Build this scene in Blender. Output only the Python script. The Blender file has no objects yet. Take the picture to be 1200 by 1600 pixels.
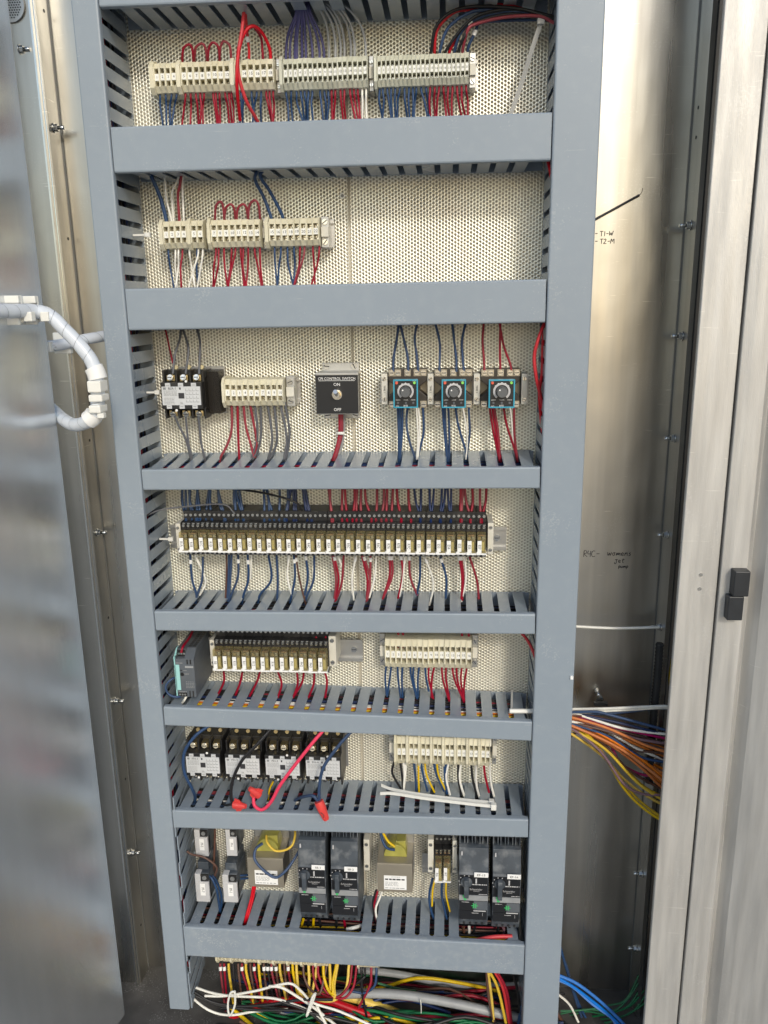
import bpy, bmesh, math, random
import numpy as np
from mathutils import Vector, Matrix
random.seed(7)
R = math.radians
scene = bpy.context.scene
col = scene.collection

# ------------------------------------------------------------------ camera
FPX = 1266.165
CAM = np.array([0.41179, -1.036729, 0.0])
CR = np.array([0.996825, 0.078204, -0.015])
CU = np.array([-0.00487, 0.247886, 0.968777])
CW = np.array([-0.07948, 0.965628, -0.247479])
cd = bpy.data.cameras.new('camera'); cam = bpy.data.objects.new('camera', cd); col.objects.link(cam)
cd.sensor_fit = 'VERTICAL'; cd.sensor_height = 36.0; cd.sensor_width = 27.0
cd.lens = 36.0 * FPX / 1600.0
cd.clip_start = 0.02; cd.clip_end = 500
cam.matrix_world = Matrix(((CR[0], CU[0], -CW[0], CAM[0]), (CR[1], CU[1], -CW[1], CAM[1]),
                           (CR[2], CU[2], -CW[2], CAM[2]), (0, 0, 0, 1)))
scene.camera = cam

# ------------------------------------------------------------------ light
SUN_EL, SUN_AZ = R(29), R(20)      # azimuth measured from straight out of the cabinet (-Y), positive = right
world = bpy.data.worlds.new('World'); scene.world = world; world.use_nodes = True
wn = world.node_tree.nodes; wl = world.node_tree.links
sky = wn.new('ShaderNodeTexSky'); sky.sky_type = 'NISHITA'; sky.sun_disc = False
sky.sun_elevation = SUN_EL
sdir = Vector((math.sin(SUN_AZ) * math.cos(SUN_EL), -math.cos(SUN_AZ) * math.cos(SUN_EL), math.sin(SUN_EL)))
sky.sun_rotation = math.atan2(sdir.x, sdir.y)
sky.air_density = 1.2; sky.dust_density = 1.3; sky.ozone_density = 1.0
wl.new(sky.outputs[0], wn['Background'].inputs[0]); wn['Background'].inputs[1].default_value = 0.15
sd = bpy.data.lights.new('sun', 'SUN'); so = bpy.data.objects.new('sun', sd); col.objects.link(so)
sd.energy = 1.4; sd.angle = R(7); sd.color = (1.0, 0.94, 0.82)
so.rotation_euler = sdir.to_track_quat('Z', 'Y').to_euler()
vs = scene.view_settings; vs.view_transform = 'Standard'; vs.look = 'None'; vs.exposure = 0.20; vs.gamma = 1
vs.use_curve_mapping = False
scene.render.resolution_x = 768; scene.render.resolution_y = 1024
scene.render.engine = 'CYCLES'
scene.cycles.max_bounces = 6; scene.cycles.transparent_max_bounces = 12

# ------------------------------------------------------------------ helpers
def PT(px, py, Y):
    d = CW * FPX + CR * (px - 600) - CU * (py - 800)
    return CAM + d * ((Y - CAM[1]) / d[1])
def PX(px, py, Y): return PT(px, py, Y)[0]
def PZ(px, py, Y): return PT(px, py, Y)[2]
def lin(c):
    c = c / 255.0
    return c / 12.92 if c <= 0.04045 else ((c + 0.055) / 1.055) ** 2.4
def rgb(r, g, b): return (lin(r), lin(g), lin(b), 1)

def tag(o, label=None, cat=None, group=None, kind=None):
    if label: o['label'] = label
    if cat: o['category'] = cat
    if group: o['group'] = group
    if kind: o['kind'] = kind
    return o
def empty(name, loc, label=None, cat=None, group=None, kind=None, rot=None):
    o = bpy.data.objects.new(name, None); col.objects.link(o); o.location = loc; o.empty_display_size = 0.01
    if rot: o.rotation_euler = rot
    return tag(o, label, cat, group, kind)
def place(name, me, parent=None, loc=(0, 0, 0), rot=(0, 0, 0), scale=(1, 1, 1), bevel=0):
    o = bpy.data.objects.new(name, me); col.objects.link(o); o.parent = parent
    o.location = loc; o.rotation_euler = rot; o.scale = scale
    if bevel:
        b = o.modifiers.new('bevel', 'BEVEL'); b.width = bevel; b.segments = 2; b.limit_method = 'ANGLE'; b.angle_limit = R(40)
    return o

_tc = {}
def text_geo(s):
    if s in _tc: return _tc[s]
    cu = bpy.data.curves.new('t', 'FONT'); cu.body = s; cu.size = 1; cu.resolution_u = 2
    cu.align_x = 'CENTER'; cu.align_y = 'CENTER'
    o = bpy.data.objects.new('t', cu); col.objects.link(o); bpy.context.view_layer.update()
    me = bpy.data.meshes.new_from_object(o.evaluated_get(bpy.context.evaluated_depsgraph_get()))
    vs_ = [tuple(v.co) for v in me.vertices]; fs = [tuple(p.vertices) for p in me.polygons]
    bpy.data.objects.remove(o); bpy.data.curves.remove(cu); bpy.data.meshes.remove(me)
    _tc[s] = (vs_, fs); return _tc[s]

def catmull(pts, k=6):
    p = [np.array(q, float) for q in pts]
    if len(p) < 3:
        return [p[0] + (p[1] - p[0]) * t for t in np.linspace(0, 1, k + 1)]
    q = [2 * p[0] - p[1]] + p + [2 * p[-1] - p[-2]]; out = []
    for i in range(1, len(q) - 2):
        a, b, c, d = q[i - 1], q[i], q[i + 1], q[i + 2]
        for t in np.linspace(0, 1, k, endpoint=False):
            out.append(.5 * ((2 * b) + (c - a) * t + (2 * a - 5 * b + 4 * c - d) * t * t + (3 * b - a - 3 * c + d) * t ** 3))
    out.append(p[-1]); return out

class MB:
    def __init__(s, off=(0, 0, 0)): s.v = []; s.f = []; s.m = []; s.sm = []; s.o = np.array(off, float)
    def add(s, vs_, fs, mat=0, smooth=False):
        n = len(s.v); s.v += [tuple(np.array(q, float) - s.o) for q in vs_]
        for f in fs: s.f.append(tuple(i + n for i in f)); s.m.append(mat); s.sm.append(smooth)
        return s
    def box(s, x0, x1, y0, y1, z0, z1, mat=0):
        return s.add([(x0, y0, z0), (x1, y0, z0), (x1, y1, z0), (x0, y1, z0), (x0, y0, z1), (x1, y0, z1), (x1, y1, z1), (x0, y1, z1)],
                     [(0, 3, 2, 1), (4, 5, 6, 7), (0, 1, 5, 4), (1, 2, 6, 5), (2, 3, 7, 6), (3, 0, 4, 7)], mat)
    def prism(s, poly, axis, a, b, mat=0, smooth=False):
        n = len(poly)
        def mk(p, t): return {'x': (t, p[0], p[1]), 'y': (p[0], t, p[1]), 'z': (p[0], p[1], t)}[axis]
        vs_ = [mk(p, a) for p in poly] + [mk(p, b) for p in poly]
        s.add(vs_, [tuple(range(n)), tuple(range(2 * n - 1, n - 1, -1))], mat)
        k = len(s.v) - 2 * n
        for i in range(n):
            j = (i + 1) % n; s.f.append((k + i, k + n + i, k + n + j, k + j)); s.m.append(mat); s.sm.append(smooth)
        return s
    def cyl(s, c, axis, r, h, n=12, mat=0, r2=None):
        r2 = r if r2 is None else r2; ax = Vector(axis).normalized()
        t = ax.orthogonal().normalized(); b = ax.cross(t); c = Vector(c); vs_ = []
        for (q, rr) in ((0, r), (h, r2)):
            for i in range(n):
                a = 2 * math.pi * i / n; vs_.append(tuple(c + ax * q + t * (rr * math.cos(a)) + b * (rr * math.sin(a))))
        s.add(vs_, [tuple(range(n - 1, -1, -1)), tuple(range(n, 2 * n))], mat)
        k = len(s.v) - 2 * n
        for i in range(n):
            j = (i + 1) % n; s.f.append((k + i, k + j, k + n + j, k + n + i)); s.m.append(mat); s.sm.append(n > 7)
        return s
    def tube(s, pts, r, n=7, mat=0, k=6, cap=True, raw=False):
        P = pts if raw else catmull(pts, k); P = [Vector(q) for q in P]; m = len(P); vs_ = []; fs = []
        up = None
        for i in range(m):
            t = (P[min(i + 1, m - 1)] - P[max(i - 1, 0)])
            if t.length < 1e-9: t = Vector((0, 0, 1))
            t.normalize()
            up = t.orthogonal().normalized() if up is None else (up - t * up.dot(t)).normalized()
            b = t.cross(up); rr = r[i] if hasattr(r, '__len__') else r
            for j in range(n):
                a = 2 * math.pi * j / n; vs_.append(tuple(P[i] + up * (rr * math.cos(a)) + b * (rr * math.sin(a))))
        for i in range(m - 1):
            for j in range(n):
                jj = (j + 1) % n; fs.append((i * n + j, i * n + jj, (i + 1) * n + jj, (i + 1) * n + j))
        s.add(vs_, fs, mat, True)
        if cap: s.add(vs_[:n], [tuple(range(n - 1, -1, -1))], mat); s.add(vs_[-n:], [tuple(range(n))], mat)
        return s
    def text(s, t, cx, y, cz, size, mat=0, rot=0, sx=1.0):
        vs_, fs = text_geo(t); c, d = math.cos(rot), math.sin(rot)
        return s.add([(cx + (q[0] * sx * c - q[1] * d) * size, y, cz + (q[0] * sx * d + q[1] * c) * size) for q in vs_], fs, mat)
    def lines(s, x0, x1, y, z0, z1, n, mat=0, fill=0.45, rnd=random):
        h = (z1 - z0) / n
        for i in range(n):
            x = x0; zc = z0 + (i + .5) * h
            while x < x1:
                w = rnd.uniform(.08, .22) * (x1 - x0); xe = min(x + w, x1)
                s.add([(x, y, zc - h * fill / 2), (xe, y, zc - h * fill / 2), (xe, y, zc + h * fill / 2), (x, y, zc + h * fill / 2)], [(0, 1, 2, 3)], mat)
                x = xe + rnd.uniform(.02, .07) * (x1 - x0)
        return s
    def mesh(s, name, mats):
        me = bpy.data.meshes.new(name); me.from_pydata(s.v, [], s.f)
        for m in (mats if isinstance(mats, (list, tuple)) else [mats]): me.materials.append(M[m] if isinstance(m, str) else m)
        me.polygons.foreach_set('material_index', s.m); me.polygons.foreach_set('use_smooth', s.sm)
        bm = bmesh.new(); bm.from_mesh(me); bmesh.ops.recalc_face_normals(bm, faces=bm.faces); bm.to_mesh(me); bm.free()
        me.update(); return me
    def build(s, name, mats, parent=None, loc=(0, 0, 0), bevel=0, **k):
        return place(name, s.mesh(name, mats), parent, loc, bevel=bevel, **k)

# ------------------------------------------------------------------ materials
M = {}
def mat(name, c, rough=.5, metal=0, noise=0.0, nscale=40, bump=0, bscale=300, stretch=(1, 1, 1), spec=.5, dirt=None, dscale=8, damt=.3, rvar=0, aniso=0, scratch=0, emit=None, trans=0, coat=0, objvar=0, wave=0, speck=0):
    m = bpy.data.materials.new(name); m.use_nodes = True; nt = m.node_tree; N = nt.nodes; L = nt.links
    b = N['Principled BSDF']; b.inputs['Roughness'].default_value = rough; b.inputs['Metallic'].default_value = metal
    b.inputs['Specular IOR Level'].default_value = spec
    c = tuple(c) if len(c) == 4 else (*c, 1); b.inputs['Base Color'].default_value = c
    tc = N.new('ShaderNodeTexCoord'); geo = N.new('ShaderNodeNewGeometry')
    mp = N.new('ShaderNodeMapping'); mp.inputs['Scale'].default_value = stretch; L.new(geo.outputs['Position'], mp.inputs[0])
    cur = None
    def noise_node(sc, det=4, src=mp):
        n = N.new('ShaderNodeTexNoise'); n.inputs['Scale'].default_value = sc; n.inputs['Detail'].default_value = det
        L.new(src.outputs[0], n.inputs['Vector']); return n
    if noise:
        n = noise_node(nscale); mx = N.new('ShaderNodeMix'); mx.data_type = 'RGBA'
        mr = N.new('ShaderNodeMapRange'); mr.inputs[1].default_value = .3; mr.inputs[2].default_value = .7
        L.new(n.outputs[0], mr.inputs[0]); L.new(mr.outputs[0], mx.inputs[0])
        mx.inputs[6].default_value = tuple(max(0, q * (1 - noise)) for q in c[:3]) + (1,)
        mx.inputs[7].default_value = tuple(min(1, q * (1 + noise)) for q in c[:3]) + (1,)
        cur = mx.outputs[2]
    if dirt:
        n = noise_node(dscale, 8, geo); mr = N.new('ShaderNodeMapRange'); mr.inputs[1].default_value = .48; mr.inputs[2].default_value = .75
        mr.inputs[4].default_value = damt; L.new(n.outputs[0], mr.inputs[0])
        mx = N.new('ShaderNodeMix'); mx.data_type = 'RGBA'; L.new(mr.outputs[0], mx.inputs[0])
        if cur: L.new(cur, mx.inputs[6])
        else: mx.inputs[6].default_value = c
        mx.inputs[7].default_value = dirt; cur = mx.outputs[2]
    if scratch:
        m2 = N.new('ShaderNodeMapping'); m2.inputs['Rotation'].default_value = (0, R(35), 0); m2.inputs['Scale'].default_value = (6, 6, 90); L.new(geo.outputs['Position'], m2.inputs[0])
        n = noise_node(3.5, 3, m2); mr = N.new('ShaderNodeMapRange'); mr.inputs[1].default_value = .70; mr.inputs[2].default_value = .74; mr.inputs[4].default_value = scratch
        L.new(n.outputs[0], mr.inputs[0]); mx = N.new('ShaderNodeMix'); mx.data_type = 'RGBA'; L.new(mr.outputs[0], mx.inputs[0])
        if cur: L.new(cur, mx.inputs[6])
        else: mx.inputs[6].default_value = c
        mx.inputs[7].default_value = (.9, .88, .82, 1); cur = mx.outputs[2]
    if speck:
        n = noise_node(420, 2, geo); n2 = noise_node(16, 3, geo); ad = N.new('ShaderNodeMath'); ad.operation = 'MULTIPLY'; L.new(n.outputs[0], ad.inputs[0]); L.new(n2.outputs[0], ad.inputs[1])
        mr = N.new('ShaderNodeMapRange'); mr.inputs[1].default_value = .375; mr.inputs[2].default_value = .42; mr.inputs[4].default_value = speck; L.new(ad.outputs[0], mr.inputs[0])
        mx = N.new('ShaderNodeMix'); mx.data_type = 'RGBA'; L.new(mr.outputs[0], mx.inputs[0])
        if cur: L.new(cur, mx.inputs[6])
        else: mx.inputs[6].default_value = c
        mx.inputs[7].default_value = (.62, .62, .60, 1); cur = mx.outputs[2]
    if objvar:
        oi = N.new('ShaderNodeObjectInfo'); hs = N.new('ShaderNodeHueSaturation'); mr = N.new('ShaderNodeMapRange'); mr.inputs[3].default_value = 1 - objvar; mr.inputs[4].default_value = 1 + objvar
        L.new(oi.outputs['Random'], mr.inputs[0]); L.new(mr.outputs[0], hs.inputs['Value'])
        m3 = N.new('ShaderNodeMath'); m3.operation = 'MULTIPLY'; m3.inputs[1].default_value = 7.13; L.new(oi.outputs['Random'], m3.inputs[0]); m4 = N.new('ShaderNodeMath'); m4.operation = 'FRACT'; L.new(m3.outputs[0], m4.inputs[0])
        mr2 = N.new('ShaderNodeMapRange'); mr2.inputs[3].default_value = 1 - objvar; mr2.inputs[4].default_value = 1 + objvar; L.new(m4.outputs[0], mr2.inputs[0]); L.new(mr2.outputs[0], hs.inputs['Saturation'])
        if cur: L.new(cur, hs.inputs['Color'])
        else: hs.inputs['Color'].default_value = c
        cur = hs.outputs[0]
    if cur: L.new(cur, b.inputs['Base Color'])
    if rvar:
        n = noise_node(nscale * .7, 5); mr = N.new('ShaderNodeMapRange'); mr.inputs[1].default_value = .3; mr.inputs[2].default_value = .7
        mr.inputs[3].default_value = max(.03, rough - rvar); mr.inputs[4].default_value = rough + rvar; L.new(n.outputs[0], mr.inputs[0]); L.new(mr.outputs[0], b.inputs['Roughness'])
    if bump:
        n = noise_node(bscale, 3); bp = N.new('ShaderNodeBump'); bp.inputs['Strength'].default_value = bump; bp.inputs['Distance'].default_value = .001
        L.new(n.outputs[0], bp.inputs['Height']); L.new(bp.outputs[0], b.inputs['Normal'])
        if wave:
            m5 = N.new('ShaderNodeMapping'); m5.inputs['Scale'].default_value = (1, 1, .45); L.new(geo.outputs['Position'], m5.inputs[0])
            n = noise_node(7, 3, m5); b2 = N.new('ShaderNodeBump'); b2.inputs['Strength'].default_value = wave; b2.inputs['Distance'].default_value = .02
            L.new(n.outputs[0], b2.inputs['Height']); L.new(b2.outputs[0], bp.inputs['Normal'])
    if aniso: b.inputs['Anisotropic'].default_value = aniso
    if emit: b.inputs['Emission Color'].default_value = emit; b.inputs['Emission Strength'].default_value = 1
    if trans: b.inputs['Transmission Weight'].default_value = trans
    if coat: b.inputs['Coat Weight'].default_value = coat
    M[name] = m; return m
mat('duct', (.240, .285, .335), .42, noise=.025, nscale=6, bump=.05, bscale=500, dirt=(.36, .39, .42, 1), dscale=60, damt=.14, rvar=.05, speck=.14, scratch=.07)
mat('duct_finger', (.240, .285, .335), .24, noise=.03, nscale=6, bump=.04, bscale=500, dirt=(.40, .42, .44, 1), dscale=60, damt=.2, rvar=.06, speck=.12, spec=.6)
mat('duct_bottom', (.232, .275, .325), .46, noise=.04, nscale=9, bump=.05, bscale=500, dirt=(.40, .42, .43, 1), dscale=90, damt=.30, scratch=.22, speck=.25)
mat('perforated', (.97, .925, .81), .37, metal=.68, noise=.09, nscale=5, stretch=(3, 1, .6), rvar=.07, dirt=(.62, .56, .45, 1), dscale=9, damt=.35)
mat('backing', (.60, .56, .47), .6, metal=.1, noise=.1, nscale=6)
mat('steel', (.51, .50, .468), .32, metal=1, noise=.10, nscale=5, stretch=(10, 10, .4), rvar=.07, bump=.06, bscale=60, scratch=.5, dirt=(.30, .285, .25, 1), dscale=9, damt=.35, wave=.17, speck=.3)
mat('steel_door', (.66, .69, .72), .23, metal=.85, noise=.06, nscale=4, stretch=(1, 9, .3), rvar=.05, bump=.11, bscale=110, dirt=(.80, .81, .82, 1), dscale=9, damt=.25, scratch=.35, speck=.25)
mat('aluminium', (.52, .51, .49), .52, metal=.5, noise=.12, nscale=16, stretch=(6, 6, .5), rvar=.12, bump=.30, bscale=220, dirt=(.40, .38, .36, 1), dscale=6, damt=.3, scratch=.3, speck=.3)
mat('galvanised', (.50, .50, .49), .4, metal=.85, noise=.1, nscale=30)
mat('compartment_shade', (.035, .036, .038), .5, metal=.2, noise=.2, nscale=8)  # near-black base colour paints in the shade of the unlit side gap
mat('floor', (.09, .085, .08), .6, metal=.3, noise=.4, nscale=18, speck=.2)
mat('dull_metal', (.20, .205, .205), .5, metal=.6, noise=.15, nscale=8)
mat('zinc', (.66, .67, .66), .25, metal=1, noise=.05)
mat('bright_metal', (.78, .76, .70), .22, metal=1)
mat('brass', (.65, .52, .28), .3, metal=1)
mat('copper', (.62, .34, .18), .35, metal=1)
mat('terminal', (.66, .62, .47), .45, noise=.05, nscale=60, dirt=(.50, .46, .33, 1), dscale=40, damt=.3, objvar=.07)
mat('terminal_thin', (.56, .56, .46), .45, noise=.05, nscale=60, dirt=(.45, .44, .34, 1), dscale=40, damt=.3, objvar=.06)
mat('clamp', (.62, .60, .53), .5, noise=.06, nscale=60)
mat('marker', (.78, .78, .74), .5, objvar=.05)
mat('white', (.80, .80, .79), .5)
mat('label_paper', (.56, .575, .59), .5, noise=.05, nscale=90)
mat('ink', (.03, .03, .035), .6)
mat('ink_grey', (.22, .23, .24), .6)
mat('black', (.014, .014, .015), .38, noise=.2, nscale=50, dirt=(.10, .095, .085, 1), dscale=25, damt=.35)
mat('black_dusty', (.052, .064, .080), .5, noise=.2, nscale=40, dirt=(.27, .28, .29, 1), dscale=55, damt=.6)
mat('black_print', (.012, .013, .016), .35)
mat('socket_brown', (.035, .028, .022), .45, noise=.15, nscale=60)
mat('slate', (.085, .098, .115), .5, noise=.06, nscale=40, dirt=(.2, .2, .2, 1), dscale=30, damt=.25)
mat('slate_light', (.30, .31, .32), .5)
mat('teal', (.30, .58, .57), .5)
mat('cyan', (.035, .32, .46), .38)
mat('cyan_top', (.16, .27, .33), .4)
mat('grey_knob', (.10, .105, .11), .4)
mat('red_led', (.75, .12, .07), .3); mat('green_led', (.25, .65, .12), .3)
mat('green_mark', (.05, .42, .13), .5)
mat('band_grey', (.27, .28, .29), .5, noise=.1, nscale=80)
mat('light_grey', (.48, .48, .49), .45, noise=.05, nscale=60)
mat('coil_lemon', (.50, .46, .24), .4, objvar=.12)
mat('beige_steel', (.40, .36, .29), .38, metal=.6, noise=.08, nscale=20, dirt=(.30, .27, .22, 1), dscale=25, damt=.35)
mat('dark_lamination', (.12, .115, .11), .5, metal=.4, noise=.2, nscale=60)
mat('yellow_tape', (.33, .31, .07), .3, noise=.25, nscale=40)
mat('nylon', (.74, .74, .70), .4)
mat('nylon_dim', (.40, .40, .385), .4)
mat('spiral', (.60, .645, .71), .3, noise=.05, nscale=50)
mat('spiral_gap', (.30, .33, .38), .4)
mat('wing_red', (.62, .05, .045), .35, noise=.06, nscale=60)
mat('rubber', (.015, .016, .018), .5)
mat('hinge', (.018, .021, .026), .45, noise=.15, nscale=80)
mat('concrete', (.28, .268, .245), .85, noise=.2, nscale=1.5)
mat('ground_far', (.30, .27, .22), .9, noise=.3, nscale=.4)
WIRE = {'blue': (.024, .055, .130), 'bright blue': (.05, .20, .60), 'red': (.255, .016, .032), 'bright red': (.52, .018, .028), 'white': (.74, .73, .68), 'black': (.012, .012, .014),
        'grey': (.10, .105, .12), 'dark blue': (.012, .025, .085), 'purple': (.062, .060, .17), 'brown': (.11, .055, .04), 'yellow': (.66, .45, .035), 'orange': (.62, .18, .03),
        'pink': (.72, .08, .14), 'green': (.012, .13, .05), 'magenta': (.36, .02, .12), 'mauve': (.18, .10, .12), 'silver grey': (.30, .31, .32)}
for k_, c_ in WIRE.items(): mat('wire ' + k_, c_, .45, spec=.4, noise=.10, nscale=60, objvar=.10)
# amber relay cover: thin tinted plastic
def cover_mat(name, tint, body, f):
    m = bpy.data.materials.new(name); m.use_nodes = True; N = m.node_tree.nodes; L = m.node_tree.links
    b = N['Principled BSDF']; b.inputs['Base Color'].default_value = (*body, 1); b.inputs['Roughness'].default_value = .22
    t = N.new('ShaderNodeBsdfTransparent'); t.inputs[0].default_value = (*tint, 1); x = N.new('ShaderNodeMixShader'); x.inputs[0].default_value = f
    L.new(t.outputs[0], x.inputs[1]); L.new(b.outputs[0], x.inputs[2]); L.new(x.outputs[0], N['Material Output'].inputs[0]); M[name] = m
cover_mat('amber', (.93, .88, .68), (.46, .42, .27), .20)
cover_mat('smoke', (.45, .42, .36), (.05, .045, .04), .45)
YP = 0.094          # face of the perforated mounting panel
YB = 0.150          # back wall of the cabinet
# ------------------------------------------------------------------ setting
g = MB(); g.box(-60, 60, -90, 30, -1.80, -1.65); tag(g.build('ground', 'concrete'), kind='structure')

# ---- cabinet enclosure
XSR = PX(1058.7, 500, YB); XSL = PX(127, 500, YB)     # inner corners of the back pan
ZT, ZBm = 0.95, -1.16
enc = empty('cabinet_enclosure', (0, YB, ZBm), 'bare steel cabinet shell behind the grey wiring ducts', 'cabinet')
EO = (0, YB, ZBm)
b = MB(EO); b.box(XSL, XSR, YB, YB + .003, ZBm, ZT); b.build('back_wall', 'steel', enc)
FR = .095
b = MB(EO); b.box(XSR, XSR + .003, FR, YB - .0005, ZBm, ZT); b.box(XSR + .003, XSR + .006, FR, FR + .003, ZBm, ZT); b.build('side_flange', 'steel', enc)
b = MB(EO); b.box(XSL - .003, XSL, .112, YB - .0005, ZBm, ZT); b.build('side_flange', 'steel', enc)
b = MB(EO); b.box(XSL - .006, XSL - .0035, .104, .112, ZBm, ZT); b.build('flange_lip', 'zinc', enc)
b = MB(EO); b.box(XSL - .058, XSL - .055, .060, .115, ZBm, ZT); b.build('outer_side_wall', 'galvanised', enc)
b = MB(EO); b.box(XSL - .055, XSL - .0065, .112, .115, ZBm, ZT); b.build('frame_plate', 'steel', enc)
# seam strips along the corners
b = MB(EO); b.box(XSR - .0012, XSR, YB - .003, YB - .0006, ZBm, ZT); b.build('corner_seam', 'dull_metal', enc)
b = MB(EO); b.box(XSL, XSL + .0012, YB - .003, YB - .0006, ZBm, ZT); b.build('corner_seam', 'dull_metal', enc)
# deep interior to the right of the flange, roof, floor
b = MB(EO); b.box(XSR + .006, XSR + .25, .33, .335, ZBm, ZT); b.box(XSR + .006, XSR + .009, FR + .003, .33, ZBm, ZT); b.box(XSR + .25, XSR + .253, -.02, .335, ZBm, ZT); b.build('side_compartment', 'compartment_shade', enc)
b = MB(EO); b.box(XSL - .2, XSR + .25, -.02, .335, ZT, ZT + .004); b.build('roof', 'galvanised', enc)
b = MB(EO); b.box(XSL - .2, XSR + .25, -.10, .335, ZBm - .004, ZBm); b.build('floor_pan', 'floor', enc)
# bolts with nuts through the flanges
def bolt(X, Y, Z, sx, label):
    o = empty('flange_bolt', (X, Y, Z), label, 'bolt', 'bolts through the cabinet flanges')
    m = MB(); m.cyl((0, 0, 0), (sx, 0, 0), .0062, .0012, 14); m.build('washer', 'zinc', o)
    m = MB(); m.cyl((sx * .0013, 0, 0), (sx, 0, 0), .0050, .0045, 6); m.build('nut', 'zinc', o, bevel=.0004)
    m = MB(); m.cyl((sx * .0059, 0, 0), (sx, 0, 0), .0026, .009, 10); m.build('shank', 'zinc', o)
rb = [(1083, 352), (1071, 525), (1056, 685), (1043, 836), (1033, 980), (1002, 1365), (994, 1482)]
nm = ['topmost', 'second', 'third', 'fourth', 'fifth', 'sixth', 'lowest']
YF = .119
for (x, y), n_ in zip(rb, nm):
    p = PT(x, y, YF); bolt(XSR - .0002, YF, p[2], -1, '%s zinc bolt on the right flange of the back wall' % n_)
lb = [(48, 83), (80, 200), (150, 832), (176, 1095), (200, 1332), (222, 1545)]
for (x, y), n_ in zip(lb, ['topmost', 'second', 'third', 'fourth', 'fifth', 'lowest']):
    p = PT(x, y, .128)
    if n_ == 'topmost': bolt(XSL - .028, .111, p[2], 1, 'topmost zinc bolt on the left frame beside the round vent')
    else: bolt(XSL + .0002, .128, p[2], 1, '%s zinc bolt on the left flange of the back wall' % n_)
# round perforated vent, top left
o = empty('round_vent', (PX(14, 8, .108), .1115, PZ(14, 8, .108)), 'round perforated vent at the top of the left frame', 'vent')
m = MB(); m.cyl((0, 0, 0), (0, -1, 0), .020, .003, 28); m.build('rim', 'galvanised', o)
m = MB()
for i in range(-5, 6):
    for j in range(-5, 6):
        x, z = i * .0033 + (j % 2) * .00165, j * .0029
        if x * x + z * z < .016 ** 2: m.cyl((x, -.0031, z), (0, -1, 0), .0011, .0003, 6)
m.build('hole', 'rubber', o)
# small empty screw holes in the flanges
for k, (x, y, s_) in enumerate([(68, 17, 0), (105, 373, 0), (138, 688, 0), (168, 965, 0), (193, 1217, 0), (216, 1445, 0)]):
    p = PT(x, y, .135); m = MB(EO); m.cyl((XSL + .0001, .135, p[2]), (1, 0, 0), .0022, .0004, 10); m.build('screw_hole', 'rubber', enc)
for k, (x, y) in enumerate([(1092, 168), (1080, 215)]):
    p = PT(x, y, .125); m = MB(EO); m.cyl((XSR - .0001, .125, p[2]), (-1, 0, 0), .0022, .0004, 10); m.build('screw_hole', 'rubber', enc)

# ---- marker writing on the back wall (single-stroke letters)
STR = {'T': [[(0, 1), (.7, 1)], [(.35, 1), (.35, 0)]], '1': [[(.2, 1), (.2, 0)]], '-': [[(.1, .5), (.55, .52)]], 'W': [[(0, 1), (.15, .1), (.4, .7), (.6, .1), (.85, 1.05)]],
       '2': [[(0, .8), (.2, 1), (.45, .85), (.35, .5), (0, .05), (.6, .05)]], 'M': [[(0, 0), (.15, 1), (.4, .4), (.7, 1), (.8, 0)]],
       'R': [[(.1, 0), (.1, 1), (.45, .9), (.45, .6), (.12, .5), (.6, 0)]], '4': [[(.05, 1), (0, .5), (.45, .5)], [(.4, .95), (.38, 0)]], 'C': [[(.5, .9), (.2, .95), (.0, .5), (.2, .05), (.55, .15)]],
       'w': [[(0, .55), (.1, 0), (.3, .45), (.4, 0), (.6, .55)]], 'o': [[(.25, .5), (.05, .3), (.2, 0), (.42, .2), (.25, .5), (.5, .45)]], 'm': [[(0, 0), (.08, .5), (.15, .1), (.3, .5), (.38, .1), (.55, .5), (.62, 0)]],
       'e': [[(.05, .25), (.4, .3), (.25, .5), (.05, .3), (.2, 0), (.45, .1)]], 'n': [[(0, 0), (.08, .5), (.15, .3), (.35, .5), (.42, 0)]], 's': [[(.35, .5), (.1, .4), (.35, .15), (.05, 0)]],
       'j': [[(.3, .55), (.3, -.1), (.05, -.2), (0, .05)], [(.05, .55), (.5, .6)]], 't': [[(.25, .8), (.22, .1), (.4, 0)], [(.05, .5), (.5, .6)]], 'p': [[(.05, .5), (.05, -.35)], [(.05, .45), (.35, .5), (.35, .1), (.05, .05)]],
       'u': [[(0, .5), (.05, .05), (.3, .05), (.35, .5), (.42, 0)]], ' ': []}
def scribble(s, x, z, h, slant=.05, adv=.85, wdt=.00048):
    m = MB(EO)
    for ch in s:
        for st in STR[ch]:
            pts = [(x + (a + c * slant) * h, YB - .0004, z + c * h) for a, c in st]
            m.tube(pts, wdt, 5, 0, 3)
        x += (max([q[0] for st in STR[ch] for q in st] + [.25]) + .28) * h * adv
    return m.build('handwriting', 'ink', enc)
h_ = PZ(940, 362, YB) - PZ(940, 370, YB)
def sc(px, py, txt, hp, adv=.85): scribble(txt, PX(px, py, YB), PZ(px, py, YB), hp / 8 * h_, adv=adv)
sc(929, 369, '-', 8); sc(937, 369, 'T1-W', 7.5); sc(929, 381, '-', 8); sc(937, 381, 'T2-M', 7.5)
sc(911, 870, 'R4C-', 12, .75); sc(949, 868, 'womens', 11.5, .80); sc(960, 879, 'jet', 10, .8); sc(966, 887, 'pump', 7, .9)
m = MB(EO); a, c = PT(926, 345, YB - .002), PT(999, 305, YB - .002)
m.tube([a, (a + c) / 2, c], .0016, 8); m.build('marker_line', 'ink', enc)
m = MB(EO); m.tube([PT(999, 305, YB - .0006), PT(1003, 300, YB - .0006), PT(1004, 294, YB - .0006)], .0004, 5); m.build('marker_line', 'ink', enc)

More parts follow.
